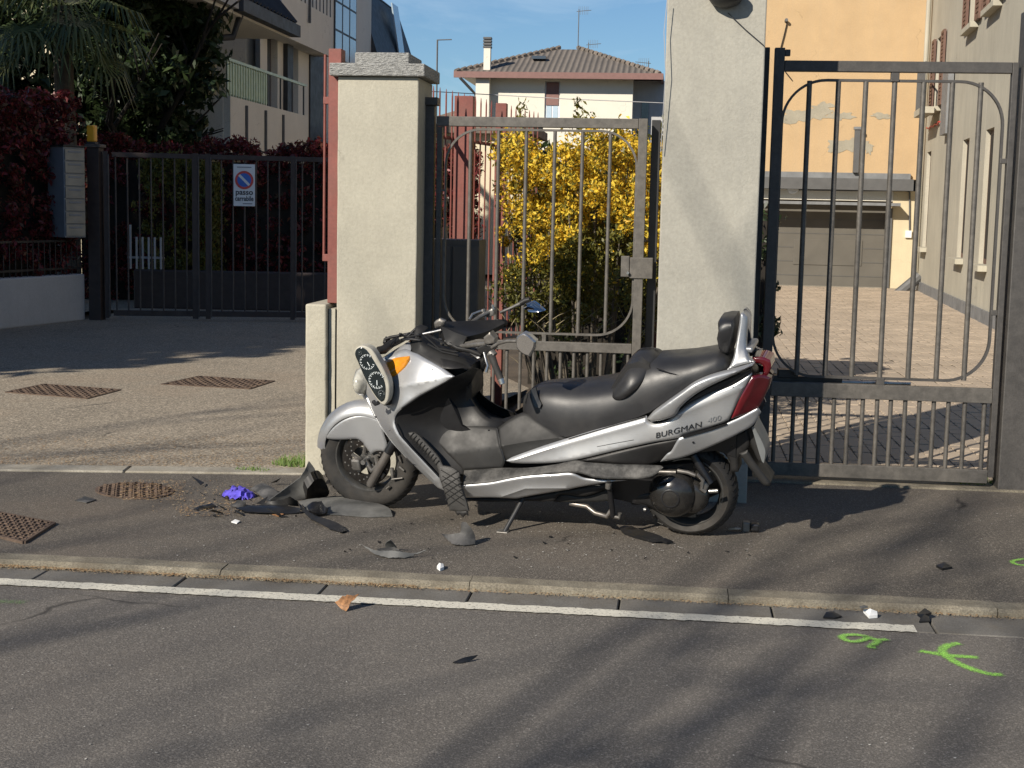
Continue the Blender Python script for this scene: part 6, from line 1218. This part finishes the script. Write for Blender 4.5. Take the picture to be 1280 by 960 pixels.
# purple cloth: crumpled
cp = G(297, 622); n_ = 26; vs = []; fs = []
for i in range(n_):
    for j in range(n_):
        a, b = i/(n_-1)-.5, j/(n_-1)-.5; rr2 = math.hypot(a, b); z = max(0, .045*(1-(rr2/.5)**2))+.030*abs(noise.noise(Vector((a*5, b*5, 1.3))))+.006*noise.noise(Vector((a*11, b*11, 4))); vs.append((a*.17+.015*noise.noise(Vector((a*9, b*9, 9))), b*.20+.02*noise.noise(Vector((b*8, a*8, 2))), max(.002, z if rr2 < .48 else .003)))
fs = [[i*n_+j, (i+1)*n_+j, (i+1)*n_+j+1, i*n_+j+1] for i in range(n_-1) for j in range(n_-1) if math.hypot(i/(n_-1)-.5, j/(n_-1)-.5) < .47]
o = mesh_obj('crumpled_cloth', vs, fs, MAT['purple'], None, 60); o.location = cp; tag(o, 'crumpled purple blue cloth in the debris heap', 'cloth')
rcb = random.Random(12); mcr = MB()
for i in range(76):
    if i < 46: px_, py_ = rcb.uniform(245, 420), rcb.uniform(606, 648)
    elif i < 64: px_, py_ = rcb.uniform(420, 640), rcb.uniform(640, 705)
    else: px_, py_ = rcb.uniform(640, 980), rcb.uniform(664, 700)
    c = Vector(G(px_, py_)); sz = rcb.uniform(.004, .011) if i > 14 else rcb.uniform(.02, .045); a0 = rcb.uniform(0, 6.28); n_ = rcb.choice((3, 4, 5)); tilt = rcb.uniform(0, .6)
    ring = [(c.x+sz*math.cos(a0+6.283*k/n_)*rcb.uniform(.5, 1.3), c.y+sz*math.sin(a0+6.283*k/n_)*rcb.uniform(.4, 1), .003+tilt*sz*(1+math.cos(6.283*k/n_))) for k in range(n_)]; mcr.prism(ring, (0, 0, .003))
tag(mcr.obj('plastic_crumbs', MAT['dark']), 'black plastic crumbs and splinters scattered round the scooter', 'debris', kind='stuff')
# scraps along the kerb
def scrap(label, k, pts, mat, cat='debris', z=0.0, name='plastic_scrap'):
    return shard(name, label, k, [(x, y, h+z) for x, y, h in pts], mat, .006, cat)
Q = 'Q'; CR['Q'] = (1000, 740, 4.571)
def low(o): o.location.z -= .0; return o
def gshard(name, label, pts, mat, cat, th=.006, zg=-.028):
    W3 = [Vector(G(x, y, zg+h+.002)) for (x, y, h) in T('Q', *pts)]; c = sum(W3, Vector())/len(W3); m = MB(); n = len(W3); up_ = Vector((0, 0, th)); m.add([p-c for p in W3]+[p-c+up_ for p in W3]+[Vector((0, 0, th*1.8))], [list(range(n))[::-1]]+[[i, (i+1) % n, n+(i+1) % n, n+i] for i in range(n)]+[[n+i, n+(i+1) % n, 2*n] for i in range(n)])
    o = m.obj(name, mat, None, 40); o.location = c; return tag(o, label, cat)
gshard('plastic_scrap', 'flat black plastic scrap in the gutter left of the white scrap', [(132, 150, .0), (150, 122, .01), (190, 120, .01), (238, 145, 0), (200, 154, 0)], MAT['black'], 'debris')
gshard('paper_scrap', 'small white scrap lying in the gutter', [(362, 118, .01), (400, 112, .02), (440, 128, .01), (442, 148, 0), (395, 152, 0)], MAT['paper'], 'scrap', .012)
gshard('plastic_scrap', 'black notched plastic scrap against the kerb right of the white scrap', [(670, 135, .02), (712, 100, .03), (752, 125, .02), (735, 140, .01), (742, 172, 0), (680, 176, 0), (690, 150, .01)], MAT['black'], 'debris')
gshard('plastic_scrap', 'tiny pale chip on the kerb top', [(340, 88, 0), (370, 82, 0), (388, 90, 0), (350, 96, 0)], MAT['shardl'], 'debris', .005, .008)
CR['P'] = (0, 0, 1)
def pshard(name, label, pts, mat, cat, th=.006, zg=0.0):
    CR['Q_'] = CR['Q']; CR['Q'] = (0, 0, 1); o = gshard(name, label, pts, mat, cat, th, zg); CR['Q'] = CR['Q_']; return o
pshard('plastic_sliver', 'thin black curved sliver alone on the road', [(566, 829, 0), (580, 823, .012), (597, 820, .012), (590, 825, .004), (575, 829, 0)], MAT['black'], 'debris', .004, -.029)
pshard('plastic_scrap', 'small dark scrap on the pavement near the thick square post', [(1170, 709, 0), (1180, 705, .012), (1190, 711, 0), (1178, 713, 0)], MAT['black'], 'debris', .01)
pshard('glass_chip', 'small white round chip near the blade shard', [(546, 711, 0), (549, 707, .006), (554, 708, .006), (555, 712, 0), (550, 714, 0)], MAT['paper'], 'debris', .012)
pshard('paper_scrap', 'small white scrap on the pavement below the debris heap', [(289, 653, 0), (294, 650, .004), (300, 652, .004), (296, 655, 0)], MAT['paper'], 'scrap', .004)
# brown leaf on the road
lv = []; lc = Vector(G(433, 762, -.029))
outl = [(0, -.06), (.02, -.045), (.035, -.02), (.03, .005), (.04, .03), (.02, .045), (0, .06), (-.018, .04), (-.034, .02), (-.03, -.01), (-.036, -.03), (-.015, -.05)]
m = MB(); cup = lambda x, y: .030+.55*y*.6+1.2*x*x*12*.3
vv = [(x*.85+.012*math.sin(y*60), y*.45, max(.0015, .026+y*.42+x*x*14)) for x, y in outl]; m.add([(0, 0, .018)]+vv, [[0, i+1, (i+1) % len(vv)+1] for i in range(len(vv))]); o = m.obj('dry_leaf', MAT['dryleaf'], None, 60); o.location = lc; sm_ = o.modifiers.new('thick', 'SOLIDIFY'); sm_.thickness = .0015; tag(o, 'curled orange brown dry leaf lying on the road', 'leaf')
pshard('dry_leaf', 'flat reddish dry leaf half under the debris heap', [(336, 642, .0), (345, 640, .006), (355, 643, .004), (348, 646, 0)], MAT['dryleaf'], 'leaf', .002)
# ================================================================== MANHOLE GRATES
def grate(label, corners, nu, nv, rnd=False):
    P = [Vector(G(x, y, .004)) for x, y in corners]; c = sum(P, Vector())/4; e = tag(empty('manhole_cover', (c.x, c.y, .006)), label, 'manhole cover'); bil = lambda u, v: (P[0]*(1-u)*(1-v)+P[1]*u*(1-v)+P[2]*u*v+P[3]*(1-u)*v)-c
    ring = [bil(.5+.5*math.cos(a), .5+.5*math.sin(a)) for a in np.linspace(0, 2*math.pi, 32, endpoint=False)] if rnd else [bil(0, 0), bil(1, 0), bil(1, 1), bil(0, 1)]
    MB().prism([(p.x, p.y, -.004) for p in ring], (0, 0, .006)).obj('plate', MAT['rust'], e); m = MB()
    for i in range(nu):
        for j in range(nv):
            u, v = (i+.5)/nu, (j+.5)/nv
            if rnd and math.hypot(u-.5, v-.5) > .47: continue
            d = .36 if (i+j) % 2 else .15; d2 = .15 if (i+j) % 2 else .36; q = [bil(u-d/nu, v-d2/nv), bil(u+d/nu, v-d2/nv), bil(u+d/nu, v+d2/nv), bil(u-d/nu, v+d2/nv)]; m.prism([(p.x, p.y, .002) for p in q], (0, 0, .006))
    tag(m.obj('raised_studs', MAT['rust'], e), kind='stuff')
    if not rnd:
        for (a, b) in ((0, 1), (1, 2), (2, 3), (3, 0)): MB().tube([(ring[a].x, ring[a].y, 0), (ring[b].x, ring[b].y, 0)], .010, 4).obj('rim', MAT['rust'], e)
grate('rusty rectangular manhole cover on the drive closer to the low wall', [(7, 491), (109, 499), (151, 488), (55, 481)], 14, 9)
grate('rusty rectangular manhole cover on the drive closer to the plinth', [(202, 481), (312, 487), (343, 477), (249, 471)], 14, 9)
grate('round rusty manhole cover on the pavement sprinkled with dry leaves', [(98, 614), (180, 628), (236, 612), (160, 600)], 15, 11, True)
grate('rusty manhole cover on the pavement near the kerb', [(-40, 662), (30, 679), (68, 655), (0, 642)], 12, 10)
# ================================================================== SPRAY MARKS
def stroke(m, pts, w, z=-.0275):
    P = [Vector(G(x, y, z)) for x, y in pts]; Q_ = []
    for i in range(len(P)-1):
        p0, p1, p2, p3 = P[max(i-1, 0)], P[i], P[i+1], P[min(i+2, len(P)-1)]
        for k in range(8): t = k/8; Q_.append(.5*((2*p1)+(p2-p0)*t+(2*p0-5*p1+4*p2-p3)*t*t+(3*p1-p0-3*p2+p3)*t**3))
    Q_.append(P[-1]); n = len(Q_); vs = []; fs = []
    for i, p in enumerate(Q_):
        t = (Q_[min(i+1, n-1)]-Q_[max(i-1, 0)]); nn = Vector((-t.y, t.x, 0)); nn.normalize(); ww = w*(1.5+.4*random.random()); e_ = min(1, i/3, (n-1-i)/3)
        for t_, c_ in ((-1, 0), (-.5, .75), (0, 1), (.5, .75), (1, 0)): vs.append(p+nn*ww*t_); m.core.append(c_*e_)
        if i:
            for k in range(4): fs.append([5*i-5+k, 5*i-4+k, 5*i+1+k, 5*i+k])
    m.add(vs, fs)
def marks(label, strokes, w, mat, z=-.0275):
    m = MB(); m.core = []
    for i, s_ in enumerate(strokes): stroke(m, s_, w, z+.0005*i)
    o = m.obj('spray_mark', mat); at = o.data.attributes.new('core', 'FLOAT', 'POINT'); at.data.foreach_set('value', m.core); return tag(o, label, 'paint mark')
q2p = lambda pts: [(1000+x/4.571, 740+y/4.571) for x, y in pts]
marks('fluorescent green sprayed loop mark at the end of the white line', [q2p([(400, 258), (330, 244), (260, 245), (240, 258), (275, 278), (330, 280), (380, 265), (398, 250)]), q2p([(400, 262), (450, 272), (510, 268)]), q2p([(455, 272), (425, 295), (400, 312), (440, 314)])], .013, MAT['spray'], -.0235)
marks('fluorescent green sprayed crossed arrow mark on the road', [q2p([(670, 333), (760, 348), (850, 362), (940, 368), (1030, 374)]), q2p([(925, 292), (860, 300), (815, 325), (830, 360), (900, 405), (1000, 445), (1090, 468), (1170, 470)])], .016, MAT['spray'])
marks('green sprayed curl mark on the pavement near the gate post', [[(1290, 698), (1275, 699), (1265, 702), (1275, 706), (1295, 706)]], .010, MAT['spray'], .0035)
marks('faded green paint streak on the road beside the white line', [[(-10, 751), (10, 752), (36, 753)]], .02, MAT['spray_old'])
# ================================================================== LITTER, WEEDS, GRIT
r = np.random.default_rng(77)
def scatter(name, label, pts, size, mat, cat, asp=.4, seed=1):
    o = leaves(name, pts, size, mat, None, asp, bias=(0, 0, 0), seed=seed); me = o.data; co = np.empty(len(me.vertices)*3); me.vertices.foreach_get('co', co); co = co.reshape(-1, 4, 3); c = co.mean(1, keepdims=True); co[:, :, 2] = c[:, :, 2]+np.abs(co[:, :, 2]-c[:, :, 2])*.25; me.vertices.foreach_set('co', co.ravel()); me.update(); return tag(o, label, cat, kind='stuff')
def gl_(px0, px1, py0, py1, n, z):
    q = [G(r.uniform(px0, px1), r.uniform(py0, py1), z) for _ in range(n)]; return np.array(q)
def along(x0, x1, y, sy, n, z): return np.stack([r.uniform(x0, x1, n), y+r.normal(0, sy, n), np.full(n, z)], 1)
scatter('leaf_litter', 'dry needles and leaf crumbs along the kerb gutter', np.vstack([along(-4, 3, 5.592, .012, 2600, -.021), along(-3.2, -1.0, 5.60, .010, 1600, -.018)]), .016, MAT['litter'], 'leaf litter', .35, 2)
scatter('leaf_litter', 'dry leaf crumbs strewn over the drive edge and round grate', np.vstack([gl_(150, 232, 600, 625, 520, .014), gl_(0, 380, 545, 581, 1700, .010), gl_(0, 385, 570, 582, 900, .010), gl_(190, 330, 600, 640, 260, .006), gl_(220, 300, 625, 645, 260, .006)]), .019, MAT['litter'], 'leaf litter', .4, 3)
gm_ = leafmat('pale_grit', [(.5, .48, .44), (.35, .33, .3), (.62, .6, .55), (.22, .2, .18)], .8, 0)
scatter('grit', 'pale grit and plastic crumbs scattered over the pavement', np.vstack([gl_(200, 1270, 640, 715, 420, .005), gl_(640, 960, 650, 700, 260, .005)]), .011, gm_, 'grit', .7, 4)
scatter('grit', 'grit crumbs scattered over the road surface', gl_(0, 1280, 780, 955, 260, -.027), .009, gm_, 'grit', .7, 6)
def tuft(label, px, py, n, hgt, rad, seed):
    c = Vector(G(px, py)); rr3 = random.Random(seed); m = MB()
    for i in range(n):
        a = rr3.uniform(0, 6.28); d = rr3.random()**.5*rad; x, y = math.cos(a)*d*2.2, math.sin(a)*d; h = hgt*rr3.uniform(.25, 1)*(1-.6*(d/rad)**2); lx, ly = rr3.uniform(-.5, .5)*h, rr3.uniform(-.5, .5)*h; w = .003
        m.add([(x-w, y, 0), (x+w, y, 0), (x+lx*.5+w*.7, y+ly*.5, h*.65), (x+lx*.5-w*.7, y+ly*.5, h*.65), (x+lx, y+ly, h)], [[0, 1, 2, 3], [3, 2, 4]])
    o = m.obj('weed_tuft', MAT['grass']); o.location = c; return tag(o, label, 'weeds', kind='stuff')
tuft('green weed tuft at the foot of the plinth', 372, 583, 260, .10, .07, 1); tuft('small weed tuft on the drive border', 315, 590, 110, .05, .05, 2); tuft('weeds growing under the wide driveway gate near the thick post', 1215, 606, 240, .07, .07, 3); tuft('sparse weeds under the middle of the wide driveway gate', 1160, 601, 130, .04, .06, 4)

GROUPS = {'fairing_shard': 'broken fairing pieces on the pavement', 'manhole_cover': 'rusty manhole covers', 'unseen_shade_tree': 'unseen evergreens in the side yard', 'bare_street_tree': 'bare street trees across the road', 'spray_mark': 'green spray marks on the ground', 'red_hedge': 'red photinia hedges', 'magnolia_tree': 'dark evergreens beside the palm', 'plastic_scrap': 'plastic scraps along the kerb', 'gate_pillar': 'rendered gate pillars', 'red_steel_post': 'rust red steel posts', 'paper_scrap': 'white scraps', 'dry_leaf': 'dry leaves', 'gate_post': 'iron gate posts', 'vehicle_gate': 'driveway gate leaves'}
for o in list(COL.objects):
    if o.parent is None and o.name.split('.')[0] in GROUPS and 'category' in o: o['group'] = GROUPS[o.name.split('.')[0]]
